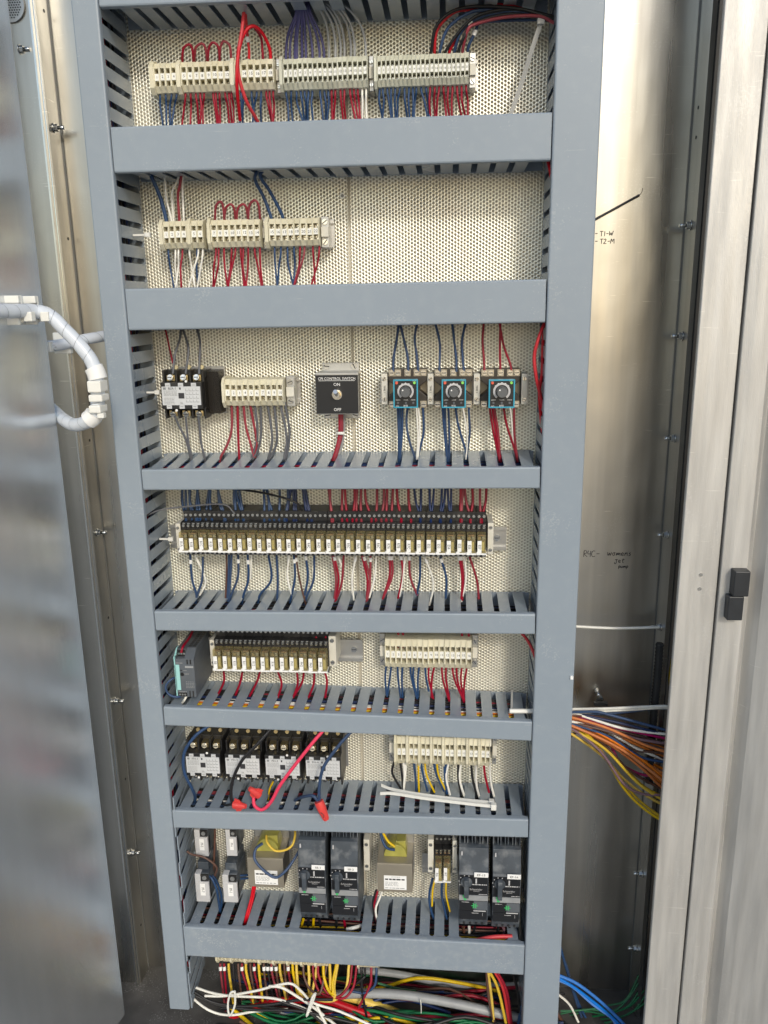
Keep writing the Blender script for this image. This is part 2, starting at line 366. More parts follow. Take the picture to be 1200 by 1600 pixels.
# ---- right front post and opened door leaf
YPO = -.03
xp0 = PX(1099, 500, YPO); xp1 = PX(1158, 500, YPO)
post = empty('frame_post', (xp0, YPO, ZBm), 'bright aluminium front post right of the dark gap', 'post')
PO = (xp0, YPO, ZBm)
b = MB(PO); b.prism([(xp0 - .0042, YPO + .0015), (xp0 - .0035, YPO), (xp1, YPO), (xp1, YPO + .03), (xp1 - .003, YPO + .03), (xp1 - .003, YPO + .003), (xp0, YPO + .003), (xp0, YPO + .007), (xp0 - .0042, YPO + .007)], 'z', ZBm, ZT)
b.build('post_face', 'aluminium', post, bevel=.0008)
for (x, y) in [(1095, 898), (1093, 920)]:
    p = PT(x, y, YPO); m = MB(PO); m.cyl((p[0], YPO + .0005, p[2]), (0, -1, 0), .0025, .0012, 10); m.build('rivet', 'bright_metal', post)
yd = YPO - .004
xd0 = PX(1163, 500, yd); xd1 = PX(1206, 500, yd - .002)
dr = empty('open_door', (xd0, yd, ZBm), 'opened aluminium door leaf at the far right edge', 'door'); DO = (xd0, yd, ZBm)
b = MB(DO)
prof = [(xd0, yd + .02), (xd0, yd), (xd0 + .012, yd - .002), (xd1, yd - .003), (xd1 + .008, yd + .006), (xd1 + .018, yd - .012), (xd1 + .03, yd - .02), (xd1 + .16, yd - .09), (xd1 + .16, yd - .08), (xd1 + .02, yd + .02)]
b.prism(prof, 'z', ZBm, ZT); b.build('door_leaf', 'aluminium', dr, bevel=.001)
hz0, hz1, hz2 = PZ(1152, 890, yd - .01), PZ(1150, 930, yd - .01), PZ(1148, 967, yd - .01)
hx0, hx1 = PX(1141, 930, yd - .014), PX(1168, 930, yd - .014)
hg = empty('door_hinge', (hx0, yd, hz2), 'black two-part hinge on the right door leaf', 'hinge')
b = MB((hx0, yd, hz2)); b.box(hx0 + .002, hx1, yd - .018, yd - .002, hz1 + .0008, hz0); b.build('hinge_leaf', 'hinge', hg, bevel=.0012)
b = MB((hx0, yd, hz2)); b.box(hx0 - .002, hx1 - .004, yd - .016, yd - .002, hz2, hz1); b.build('hinge_leaf', 'hinge', hg, bevel=.0012)

# ---- left opened door
YDL = -.05
xe = PX(70, 500, YDL); zb = PZ(194, 1585, YDL)
ld = empty('open_door', (xe, YDL, zb), 'large smeared steel door standing open at the left edge', 'door'); LO = (xe, YDL, zb)
ang = R(13); L_ = .62; dx, dy = -math.sin(ang), -math.cos(ang)
nx, ny = -dy, dx
poly = [(xe, YDL), (xe + dx * L_, YDL + dy * L_), (xe + dx * L_ - .020, YDL + dy * L_), (xe - .020, YDL + .004)]
b = MB(LO); b.prism(poly, 'z', zb, ZT); b.build('door_leaf', 'steel_door', ld, bevel=.0006)

# ------------------------------------------------------------------ perforated mounting panel (every hole is a hole)
def perforated(x0, x1, z0, z1, tilt):
    a = .00475; cw = a * math.sqrt(3) / 2
    nx_ = int((x1 - x0) / cw); nz_ = int((z1 - z0) / a)
    I, J = np.meshgrid(np.arange(nx_), np.arange(nz_), indexing='ij')
    cx = x0 + (I.ravel() + .5) * cw; cz = z0 + (J.ravel() + .5) * a + (I.ravel() % 2) * a / 2
    th = np.arange(6) * math.pi / 3; Ro = a / math.sqrt(3); Rh = .00168; n = len(cx)
    V = np.zeros((n, 18, 3))
    for s_, (rr, yy) in enumerate(((Ro, YP), (Rh, YP), (Rh, YP + .0012))):
        V[:, s_ * 6:(s_ + 1) * 6, 0] = cx[:, None] + rr * np.cos(th)[None]
        V[:, s_ * 6:(s_ + 1) * 6, 2] = cz[:, None] + rr * np.sin(th)[None]
        V[:, s_ * 6:(s_ + 1) * 6, 1] = yy
    V[:, :, 1] += tilt * (V[:, :, 0] - (x0 if tilt > 0 else x1))
    F = []
    for k in range(6):
        j = (k + 1) % 6; F.append((k, j, 6 + j, 6 + k)); F.append((6 + k, 6 + j, 12 + j, 12 + k))
    F = (np.array(F)[None] + (np.arange(n) * 18)[:, None, None]).reshape(-1, 4)
    me = bpy.data.meshes.new('perforated_sheet'); me.vertices.add(n * 18); me.vertices.foreach_set('co', V.ravel() - np.tile([0, YP, -1.0], n * 18))
    me.loops.add(F.size); me.loops.foreach_set('vertex_index', F.ravel().astype(np.int32))
    me.polygons.add(len(F)); me.polygons.foreach_set('loop_start', np.arange(0, F.size, 4, dtype=np.int32)); me.polygons.foreach_set('loop_total', np.full(len(F), 4, dtype=np.int32))
    me.materials.append(M['perforated']); me.update(calc_edges=True); return me
pan = empty('mounting_panel', (0, YP, -1.0), 'perforated steel mounting panel behind all the components', 'panel')
XSEAM = PX(549, 400, YP)
place('perforated_sheet', perforated(-.032, XSEAM, -.985, .50, .004), pan)
place('perforated_sheet', perforated(XSEAM + .0008, .583, -.985, .50, .016), pan)
b = MB((0, YP, -1)); b.box(-.034, .584, YP + .0065, YP + .0085, -.985, .50); b.build('backing_sheet', 'backing', pan)
for (x, y) in [(535, 306), (553, 786), (487, 806)]:
    p = PT(x, y, YP); m = MB((0, YP, -1)); m.cyl((p[0], YP, p[2]), (0, -1, 0), .0038, .0008, 14); m.cyl((p[0], YP - .0008, p[2]), (0, -1, 0), .0022, .0008, 8, 1); m.build('panel_screw', ['galvanised', 'dull_metal'], pan)

# ------------------------------------------------------------------ wiring ducts
PITCH = .02265; SLOT = .0074
def rounded_cover(h, d=.0085, t=.0016, r=.0022):
    # profile in (y, z): outer front face at y=0, lips run back to y=d
    o = [(d, 0), (r, 0), (r * .3, r * .3), (0, r), (0, h - r), (r * .3, h - r * .3), (r, h), (d, h)]
    i = [(d, h - t), (t + .0005, h - t), (t, h - t - .0005), (t, t + .0005), (t + .0005, t), (d, t)]
    return o + i
def finger_poly(w, y0, y1):
    # plan view: narrow blade with a T-shaped tip that closes the slot at the front
    a = w / 2; T = (PITCH - .0004) / 2
    return [(-T, y0), (T, y0), (T, y0 + .004), (a + .0012, y0 + .0050), (a, y0 + .0066), (a, y1 - .007), (a + .0008, y1 - .005), (T, y1 - .004), (T, y1), (-T, y1), (-T, y1 - .004), (-a - .0008, y1 - .005), (-a, y1 - .007), (-a, y0 + .0066), (-a - .0012, y0 + .0050), (-T, y0 + .004)]
fm = MB(); fm.prism(finger_poly(PITCH - SLOT, .0075, YP - .001), 'z', -.0008, .0008); FM = fm.mesh('finger', 'duct_finger')
fm = MB(); fm.prism(finger_poly(PITCH - SLOT, .0075, YP - .001), 'z', -.0008, .0008); FMB = fm.mesh('finger', 'duct_bottom')
fm = MB(); pl = finger_poly(PITCH - SLOT, .002, YP - .001); fm.prism(pl, 'z', -.0008, .0008); FMS = fm.mesh('finger', 'duct')

def hduct(tl, bl, tr, br, label, slot_px, top, bottom, m='duct', gaps=(), arch=0):
    A, B, C, D = (PT(*q, 0) for q in (tl, bl, tr, br))
    z0 = (B[2] + D[2]) / 2; z1 = (A[2] + C[2]) / 2; h = z1 - z0; W = .5285
    tilt = math.atan2((C[2] + D[2] - A[2] - B[2]) / 2, W)
    zL = (A[2] + B[2]) / 2 - h / 2
    o = empty('wiring_duct', (.0008, .002, zL), label, 'wiring duct', 'horizontal wiring ducts', rot=(0, -tilt, 0))
    b = MB(); b.prism(rounded_cover(h), 'x', 0, W); b.build('cover', m, o)
    b = MB(); b.box(0, W, YP - .005, YP - .0035, .002, h - .002 + arch * .085); b.build('base', m, o)
    X0 = PX(*slot_px, .01) - .0008
    n0 = int(X0 / PITCH) + 1
    me = FM if m == 'duct' else FMB
    for side, vis in ((1, top), (0, bottom)):
        z = h - .0008 - .0017 if side else .0008 + .0017
        if not vis:
            w_ = MB(); w_.box(0, W, .0085, YP - .005, z - .0008, z + .0008); w_.build('side_wall', m, o); continue
        for k in range(-n0 - 1, 40):
            x = X0 + PITCH / 2 + k * PITCH
            if x < PITCH * .52 or x > W - PITCH * .52: continue
            if side and any(g0 < x < g1 for g0, g1 in gaps): continue
            place('finger', me, o, (x, 0, z + random.uniform(-.0003, .0003)), rot=(random.uniform(-.004, .004) + (arch if side else 0), 0, random.uniform(-.004, .004)))
    return o, h
Dn = {}
Dn[0] = hduct((147, -64), (152, 9), (879, -100), (876, -18), 'topmost grey wiring duct cut off by the top edge', (420 / 2, 14), False, True)
Dn[1] = hduct((171.5, 197.5), (177, 270), (866, 174), (862, 250), 'tall grey wiring duct below the three top terminal strips', (624, 261), False, True)
Dn[2] = hduct((195.8, 451), (200.8, 516.7), (856, 436), (853, 503.8), 'tall grey wiring duct just above the timers and toggle switch', (640, 500), False, True)
Dn[3] = hduct((218.6, 734), (222.8, 767), (844.2, 730.5), (843.2, 763.8), 'slim grey wiring duct just below the timers and toggle switch', (675, 725), True, False, arch=.085)
Dn[4] = hduct((240.8, 956), (242, 986.7), (836.6, 960.4), (836, 992.5), 'slim grey wiring duct just below the long relay row', (699, 953), True, False)
Dn[5] = hduct((254.8, 1104.8), (253.4, 1135.8), (832.5, 1130), (832, 1158.8), 'slim sloping grey wiring duct under the power supply', (749, 1123), True, False)
Dn[6] = hduct((269.4, 1267.8), (269.6, 1295), (827.3, 1282), (826.2, 1311), 'slim grey wiring duct carrying the loose cable ties', (627, 1271), True, False)
xg = lambda p: PX(p, 1465, .02)
Dn[7] = hduct((285, 1450), (288.8, 1495.5), (820.8, 1479), (818.5, 1526), 'lowest grey wiring duct, dusty and scratched, with two cut openings', (651, 1464), True, False, 'duct_bottom', gaps=((xg(464) - .004, xg(565) - .006), (xg(718) - .004, xg(797) - .002)))
# columns
def vduct(x0, x1, zb, zt, inner, label, flare):
    o = empty('wiring_duct', (x0, -.001, zb), label, 'wiring duct', 'vertical wiring ducts')
    b = MB(); prof = [(q[1], q[0]) for q in rounded_cover(x1 - x0)]; b.prism(prof, 'z', 0, zt - zb); b.build('cover', 'duct', o)
    b = MB(); b.box(.002, x1 - x0 - .002, YP - .004, YP - .0025, 0, zt - zb); b.build('base', 'duct', o)
    xw = (x1 - x0 - .0026) if inner > 0 else .0026; xo = .0026 if inner > 0 else (x1 - x0 - .0026)
    w_ = MB(); w_.box(xo - .0008, xo + .0008, .0085, YP - .004, 0, zt - zb); w_.build('side_wall', 'duct', o)
    n = int((zt - zb) / PITCH)
    for k in range(n):
        z = PITCH * (k + .5); zw = z + zb
        fl = flare and zw < -.70
        if fl:
            a = R(random.uniform(2.5, 5.5)); ln = YP - .003
            place('finger', FMS, o, (xw + math.sin(a) * ln * (1 if inner > 0 else -1), 0.001, z), rot=(0, R(90), a if inner > 0 else -a))
        else:
            place('finger', FM, o, (xw, 0, z), rot=(0, R(90), 0))
    return o
vduct(-.0327, -.0002, -1.0935, .46, 1, 'narrow vertical grey wiring duct along the left side', True)
vduct(.5305, .5843, -1.16, .46, -1, 'wide vertical grey wiring duct along the right side', False)
# loose wires seen through the slots of each duct
def run_bundle(x0, x1, zc, h, cols, n, label, slope=0):
    m = MB(); names = list(dict.fromkeys(cols)); rr = random.Random(int(abs(zc) * 1e4))
    for i in range(n):
        c = names.index(cols[int(i / n * len(cols))]); y = .014 + (i + .5) / n * .062; z = zc + rr.uniform(.30, .46) * h - h * .04
        pts = [(x, y + rr.uniform(-.0015, .0015), z + slope * (x - .26) + rr.uniform(-.003, .0002)) for x in np.linspace(x0, x1, 9)]
        m.tube(pts, .0016, 6, c, 4)
    o = m.build('wire_bundle', ['wire ' + q for q in names]); tag(o, label, 'wires', kind='stuff')
zof = lambda k: (Dn[k][0].location.z + Dn[k][1] / 2, Dn[k][1])
run_bundle(.012, .52, zof(3)[0], zof(3)[1], ['red', 'pink', 'white', 'red', 'blue', 'dark blue', 'blue', 'black', 'dark blue'], 26, 'red, pink and blue wires lying inside the duct under the timers')
run_bundle(.012, .52, zof(4)[0] - .006, zof(4)[1], ['red', 'red', 'red', 'black', 'black', 'dark blue', 'black'], 18, 'mostly red and black wires lying inside the duct under the long relay row')
run_bundle(.04, .52, zof(5)[0] - .0080, zof(5)[1], ['yellow', 'yellow', 'orange', 'yellow', 'orange', 'white', 'white', 'black', 'white', 'dark blue', 'black', 'black', 'black', 'red', 'black', 'black'], 26, 'yellow, orange and white wires lying inside the sloping duct', slope=-.0177)
run_bundle(.012, .52, zof(6)[0] - .007, zof(6)[1], ['black', 'dark blue', 'black', 'blue', 'black', 'white', 'black', 'dark blue', 'red', 'black'], 18, 'black and blue wires lying inside the duct with the cable ties')
run_bundle(.012, .52, zof(7)[0] - .010, zof(7)[1], ['black', 'black', 'brown', 'black', 'yellow', 'brown', 'black', 'red', 'black', 'brown', 'black', 'black'], 18, 'brown and yellow wires lying inside the lowest duct')
def col_bundle(x0, x1, zb, zt, cols, n, label):
    m = MB(); names = list(dict.fromkeys(cols)); rr = random.Random(n)
    for i in range(n):
        c = names.index(cols[int(i / n * len(cols))]); y = .016 + (i + .5) / n * .055; xw = rr.uniform(x0, x1)
        m.tube([(xw + rr.uniform(-.003, .003), y + rr.uniform(-.003, .003), z) for z in np.linspace(zb, zt, 14)], .0017, 6, c, 3)
    tag(m.build('wire_bundle', ['wire ' + q for q in names]), label, 'wires', kind='stuff')
col_bundle(-.024, -.010, -1.05, .45, ['red', 'red', 'red', 'bright red', 'dark blue', 'black', 'dark blue', 'black'], 22, 'red and dark wires running inside the left vertical duct')
col_bundle(.545, .575, -1.15, .45, ['red', 'black', 'dark blue', 'red', 'black', 'black'], 20, 'red and dark wires running inside the right vertical duct')
# ------------------------------------------------------------------ terminal strips
YR = YP - .004                     # front of the DIN rails
def din_rail(parent, off, X0, X1, Z, h=.035, y=YR):
    b = MB(off); b.box(X0, X1, y - .001, y, Z - h * .36, Z + h * .36); b.box(X0, X1, y - .0065, y - .0055, Z + h * .36, Z + h * .5); b.box(X0, X1, y - .0065, y - .0055, Z - h * .5, Z - h * .36)
    b.box(X0, X1, y - .0062, y - .0002, Z + h * .35, Z + h * .375); b.box(X0, X1, y - .0062, y - .0002, Z - h * .375, Z - h * .35)
    return b.build('din_rail', 'galvanised', parent)
def tprofile(d, H, s=1.0):
    q = [(0, -.46), (-.6, -.5), (-.85, -.46), (-1, -.29), (-1, .29), (-.85, .46), (-.6, .5), (0, .46)]
    return [(a * d * (1 if s == 1 else 1.03), c * H * s) for a, c in q]
def block_mesh(w, H, d, mt):
    m = MB(); w2 = w / 2
    top = [(-.66, .255), (-.97, .27), (-.85, .455), (-.6, .495), (0, .455), (0, .255)]
    m.prism([(a * d, c * H) for a, c in top], 'x', -w2 * .97, w2 * .97); m.prism([(a * d, -c * H) for a, c in top], 'x', -w2 * .97, w2 * .97)
    m.box(-w2 * .97, w2 * .97, -.66 * d, 0, -.255 * H, .255 * H)
    m.box(-w2 * .97, w2 * .97, -.95 * d, -.66 * d, -.115 * H, .115 * H)
    m.prism(tprofile(d, H), 'x', -w2, -w2 + w * .17); m.prism(tprofile(d, H), 'x', w2 - w * .10, w2)
    return m.mesh('terminal_block', mt)
def screw_mesh(r, l=.002, mt='bright_metal', n=10):
    m = MB(); m.cyl((0, 0, 0), (0, -1, 0), r, l, n, 0); m.box(-r * .95, r * .95, -l - .0002, -l + .0003, -r * .16, r * .16, 1); return m.mesh('screw', [mt, 'ink'])
def end_clamp(parent, off, x0, x1, Z, H, d, tab=True):
    b = MB(off); b.box(x0, x1, YR - d * .62, YR, Z - H * .52, Z + H * .52); b.build('end_clamp', 'galvanised', parent, bevel=.0006)
    if tab:
        b = MB(off); b.box(x0 + (x1 - x0) * .05, x1, YR - d * .74, YR - d * .62, Z - H * .17, Z + H * .17); b.build('clamp_tab', 'clamp', parent, bevel=.0004)
    r = min((x1 - x0) * .40, .0036); sm = screw_mesh(r)
    for s in (-1, 1): place('screw', sm, parent, ((x0 + x1) / 2 - off[0], YR - d * .62 - off[1], Z + s * H * .34 - off[2]), rot=(0, random.uniform(0, 3), 0))
STRIP = {}
def strip(label, yc, hpx, groups, plates, clamps, thin=False, numbers=None, d=.043, xm=None, rail=None, tabs=True, screws=True, top_bars=False):
    Yf = YR - d; xs = [g_[0] for g_ in groups] + [g_[1] for g_ in groups]; xm = (min(xs) + max(xs)) / 2
    Z = PZ(xm, yc, Yf); H = PZ(xm, yc - hpx / 2, Yf) - PZ(xm, yc + hpx / 2, Yf)
    XX = lambda p: PX(p, yc, Yf)
    off = (XX(min(xs)), YR, Z)
    o = empty('terminal_strip', off, label, 'terminal strip', 'terminal strips'); mt = 'terminal_thin' if thin else 'terminal'
    k = 0; rr = random.Random(int(yc * 7 + xm))
    for x0, x1, n in groups:
        X0, X1 = XX(x0), XX(x1); w = (X1 - X0) / n; bm_ = block_mesh(w, H, d, mt); sm = screw_mesh(w * (.33 if not thin else .30), .003)
        for i in range(n):
            c = X0 + (i + .5) * w
            t = place('terminal_block', bm_, o, (c - off[0], rr.uniform(-.0005, .0003), rr.uniform(-.0003, .0003)), rot=(rr.uniform(-.006, .006), 0, rr.uniform(-.004, .004)))
            mk = MB(); mw = w * (.74 if not thin else .62); mk.box(-mw / 2 + w * .03, mw / 2 + w * .03, -d * .95 - .0012, -d * .95, -.105 * H, .105 * H, 0)
            if numbers: mk.text(numbers[k % len(numbers)], w * .03, -d * .95 - .0014, 0, min(w * .62, .15 * H), 1)
            mk.build('marker', ['marker', 'ink'], t)
            if screws:
                for s in (-1, 1): place('screw', sm, t, (w * .03, -.66 * d, s * .185 * H), rot=(0, rr.uniform(0, 3), 0))
            k += 1
    for x0, x1 in plates:
        b = MB(off); b.prism([(off[1] + a, off[2] + c) for a, c in tprofile(d, H, 1.13)], 'x', XX(x0), XX(x1)); b.build('end_plate', mt, o, bevel=.0004)
    for x0, x1 in clamps: end_clamp(o, off, XX(x0), XX(x1), Z, H, d, tabs)
    if rail: din_rail(o, off, XX(rail[0]), XX(rail[1]), Z)
    return o
nums = [str(i) for i in range(1, 30)]
strip('cream terminal strip at top left with red loops above it', 117, 52, [(240, 275, 4), (282, 359, 8), (366, 427, 6)], [(233, 240), (275.5, 281.5), (359.5, 365.5)], [(428, 434)], numbers=nums, rail=(228, 436))
strip('narrow-block terminal strip at top centre under the purple wires', 112, 54, [(441.5, 574, 17)], [(436, 441)], [(575, 582)], True, nums, rail=(433, 584))
strip('narrow-block terminal strip at top right under the black arching wires', 107, 54, [(589, 733, 21)], [(584, 588.5)], [(734, 744)], True, nums, rail=(582, 747))
strip('short cream six-way terminal strip at the left of the second row', 366, 47, [(254.5, 291.5, 4), (298, 317, 2)], [(248.5, 254), (292, 297.5)], [(318, 323)], numbers=nums, rail=(244, 325))
strip('cream eight-way terminal strip with red loops in the second row', 364, 47, [(329, 406, 8)], [(323.5, 328.5)], [(407, 413)], numbers=nums[6:], rail=(321, 414))
strip('cream eight-way terminal strip at the right end of the second row', 362, 47, [(419.5, 498, 8)], [(413.5, 419)], [(499, 511)], numbers=nums[14:], rail=(411, 516))
strip('cream ten-way terminal strip beside the toggle switch box', 614, 45, [(351, 442, 10)], [(346.5, 350.5)], [(444, 457)], numbers=nums, rail=(342, 461))
strip('cream sixteen-way terminal strip in the fifth row', 1024, 48, [(601.5, 737, 16)], [], [(592, 600.5), (738, 746.5)], numbers=nums, rail=(590, 748))
strip('cream terminal strip of paired blocks above the loose cable ties', 1177, 46, [(620 + i * 18.75, 634.5 + i * 18.75, 2) for i in range(8)], [(615.5 + i * 18.75, 619.6 + i * 18.75) for i in range(8)], [(607, 615), (770, 777)], numbers=nums, rail=(605, 779))
strip('long terminal strip peeping out below the lowest duct', 1492, 40, [(340 + i * 22, 357.5 + i * 22, 3) for i in range(8)], [(336 + i * 22, 339.6 + i * 22) for i in range(8)], [], rail=(330, 516), screws=False)
strip('short four-way terminal strip peeping out below the lowest duct', 1498, 40, [(561, 592, 4)], [(557.5, 560.6)], [], rail=(555, 594), screws=False)
# free ends of cable ties poking out of the left duct
def tie_stub(x, y, label, Y=.05, w=14, tip=0):
    X0 = -.001; X1 = PX(x + w / 2, y, Y); Z = PZ(x, y, Y); o = empty('cable_tie', (X0, Y, Z), label, 'cable tie', 'cable tie heads on the left duct')
    b = MB(); b.box(0, X1 - X0 - .006, -.001, .001, -.0012, .0012); b.build('strap', 'nylon', o)
    b = MB(); b.box(X1 - X0 - .007, X1 - X0, -.003, .003, -.0028, .0028); b.build('head', 'nylon', o, bevel=.0006)
tie_stub(228, 367, 'white cable tie head beside the six-way terminal strip'); tie_stub(243, 613, 'white cable tie head beside the contactor tagged BLR-1'); tie_stub(264, 842, 'white cable tie head beside the first relay of the long row')

# ------------------------------------------------------------------ plug-in relays
def relay_protos(w, Hc, Yf, zup):
    """all meshes in relay coordinates: x centred, y from cover front (0) back, z from the bottom of the cover"""
    P_ = {}; back = YR - Yf; d1 = .016; a = w * .5
    s = MB(); s.box(-a * .985, a * .985, d1, back, -.006, Hc + .0105); s.box(-a * .985, a * .985, d1 + .013, back, Hc + .0105, Hc + zup); s.box(-a * .985, a * .985, d1 + .004, back, -.011, -.006)
    s.box(-a * .985, -a * .93, d1 - .002, d1 + .013, Hc, Hc + .012); s.box(-a * .06, a * .06, d1 - .002, d1, Hc + .0005, Hc + .0105)
    s.box(-a * .985, a * .985, d1 - .0015, d1, Hc + .0002, Hc + .0026)
    P_['socket'] = s.mesh('socket', 'black')
    s = MB()
    for x in (-a * .5, a * .5):
        s.cyl((x, d1, Hc + .0062), (0, -1, 0), w * .15, .0016, 8, 0); s.cyl((x + w * .03, d1 + .013, Hc + zup - .0055), (0, -1, 0), w * .15, .0016, 8, 0)
        s.box(x - w * .16, x + w * .16, d1 - .0019, d1 - .0015, Hc + .0059, Hc + .0065, 1)
        s.box(x - w * .10, x + w * .16, d1 - .0004, d1 + .0, Hc + .0086, Hc + .0098, 0)
        s.cyl((x, d1 + .004, -.0085), (0, -1, 0), w * .13, .0012, 8, 0)
    P_['terminal_screw'] = s.mesh('terminal_screw', ['bright_metal', 'ink'])
    s = MB(); c = a * .86; s.box(-c, c, 0, d1 - .0005, .0008, Hc); P_['cover'] = s.mesh('cover', 'amber')
    s = MB(); s.box(c * .02, c * .66, .0035, .0125, .0028, Hc * .58, 0); s.box(-c * .25, c * .80, .003, .013, Hc * .62, Hc * .67, 1)
    s.box(-c * .80, -c * .15, .003, .0115, Hc * .70, Hc * .84, 1); s.box(c * .15, c * .75, .0025, .011, Hc * .72, Hc * .88, 2); s.box(-c * .7, c * .6, .004, .011, Hc * .90, Hc * .93, 3)
    s.box(-c * .75, -c * .3, .004, .0125, .003, Hc * .62, 4)
    P_['coil'] = s.mesh('coil', ['coil_lemon', 'brass', 'bright_metal', 'copper', 'dark_lamination'])
    s = MB(); s.box(-a * .97, a * .97, -.0012, d1, -.0014, .0007); s.box(-a * .97, -a * .3, -.0012, .001, .0007, .0022); P_['base_clip'] = s.mesh('base_clip', 'white')
    return P_
def relay(P_, X, Yf, Z, w, Hc, txt, label, group, tagh):
    o = empty('plug_in_relay', (X, Yf + random.uniform(-.0006, .0006), Z + random.uniform(-.0003, .0003)), label, 'relay', group, rot=(random.uniform(-.01, .01), 0, random.uniform(-.01, .01)))
    for k in ('socket', 'terminal_screw', 'cover', 'base_clip'): place(k, P_[k], o, bevel=(.0004 if k == 'socket' else 0))
    c = w * .43; place('coil', P_['coil'], o)
    s = MB(); x0 = -c * .90; x1 = x0 + w * .40; z0 = Hc * .045 + random.uniform(0, .0012); sh = random.uniform(-.0003, .0003)
    s.box(x0 + sh, x1 + sh, -.0010, -.0004, z0, z0 + tagh, 0); s.text(txt, (x0 + x1) / 2 + sh, -.0013, z0 + tagh / 2, w * .40, 1, rot=-math.pi / 2, sx=.80)
    s.build('tag', ['white', 'ink'], o)
def relay_bank(x0, x1, n, ytop, ybot, names, where, Yf, zup, group):
    ym = (ytop + ybot) / 2; xm = (x0 + x1) / 2
    Z0 = PZ(xm, ybot, Yf); Hc = PZ(xm, ytop, Yf) - Z0; X0, X1 = PX(x0, ym, Yf), PX(x1, ym, Yf); w = (X1 - X0) / n
    P_ = relay_protos(w, Hc, Yf, zup)
    for i in range(n):
        relay(P_, X0 + (i + .5) * w, Yf, Z0, w, Hc, names[i], ('amber plug-in relay tagged %s in %s' % (names[i], where)) if n > 2 else '%s relay of %s' % (['left', 'right'][i], where), group, Hc * .64)
    return X0, X1, Z0, Hc
ROW4 = 'R1A R1B R1C R1D R2A R2B R2C R2D R3A R3B R3C R4A R4B R4C R4D R5A R5B R5C R6A R6B R6C R7A R7B R7C ES1 ES2 ES3 ES4 ES5 ES6 ES7'.split()
ROW5 = 'R8 R9 R10 R11 R12 R13 R14 R15 PH1 PH2 PH3 PH4'.split()
def rail_end(x0, x1, y, h, yr, name_label, clamp_side, cx):
    """DIN rail with its end clamps: a thing of its own that carries a relay bank"""
    X0, X1 = PX(x0, y, yr), PX(x1, y, yr); Z = PZ((x0 + x1) / 2, y, yr)
    o = empty('din_rail', (X0, yr, Z), name_label, 'rail', 'rails carrying the relays'); off = (X0, yr, Z)
    din_rail(o, off, X0, X1, Z, .035, yr)
    for c0, c1, yt, yb in cx:
        Yc = .040; a, c = PX(c0, (yt + yb) / 2, Yc), PX(c1, (yt + yb) / 2, Yc); zt, zb_ = PZ(c0, yt, Yc), PZ(c0, yb, Yc)
        b = MB(off); b.box(a, c, Yc, yr - .002, zb_, zt); b.build('end_clamp', 'clamp', o, bevel=.0006)
        sm = screw_mesh((c - a) * .30)
        for z in (zt - (zt - zb_) * .14, zb_ + (zt - zb_) * .14): place('screw', sm, o, ((a + c) / 2 - X0, Yc - yr, z - Z))
    # slot and screw at the bare end
    m = MB(off); zc = Z; m.cyl((X1 - .013, yr - .001, zc), (0, -1, 0), .0045, .0018, 14, 0); m.box(X1 - .0165, X1 - .0095, yr - .0031, yr - .0027, zc - .0006, zc + .0006, 1); m.build('screw', ['zinc', 'ink'], o)
relay_bank(279, 760.5, 31, 834, 863, ROW4, 'the long row', .022, .024, 'relays of the long row')
rail_end(268, 791, 838, 30, YR, 'steel rail under the long relay row', 1, [(275.5, 283, 818, 864), (762, 771, 817, 866)])
relay_bank(332, 511, 12, 1018, 1048, ROW5, 'the row under the power supply level', .020, .024, 'relays of the short row')
rail_end(322, 567, 1012, 30, YR, 'steel rail under the twelve-relay row with a bare end', 1, [(328.5, 336.5, 1000, 1040), (514, 525, 994, 1041)])
relay_bank(678.7, 705, 2, 1347, 1377, ['R16', 'R17'], 'the amber plug-in pair beside the right-hand breakers', .030, .026, 'pair of relays beside the breakers')
rail_end(660, 716, 1345, 30, YR, 'short steel rail under the pair of relays', 1, [(668.5, 677.5, 1312, 1363), (707, 714, 1314, 1364)])

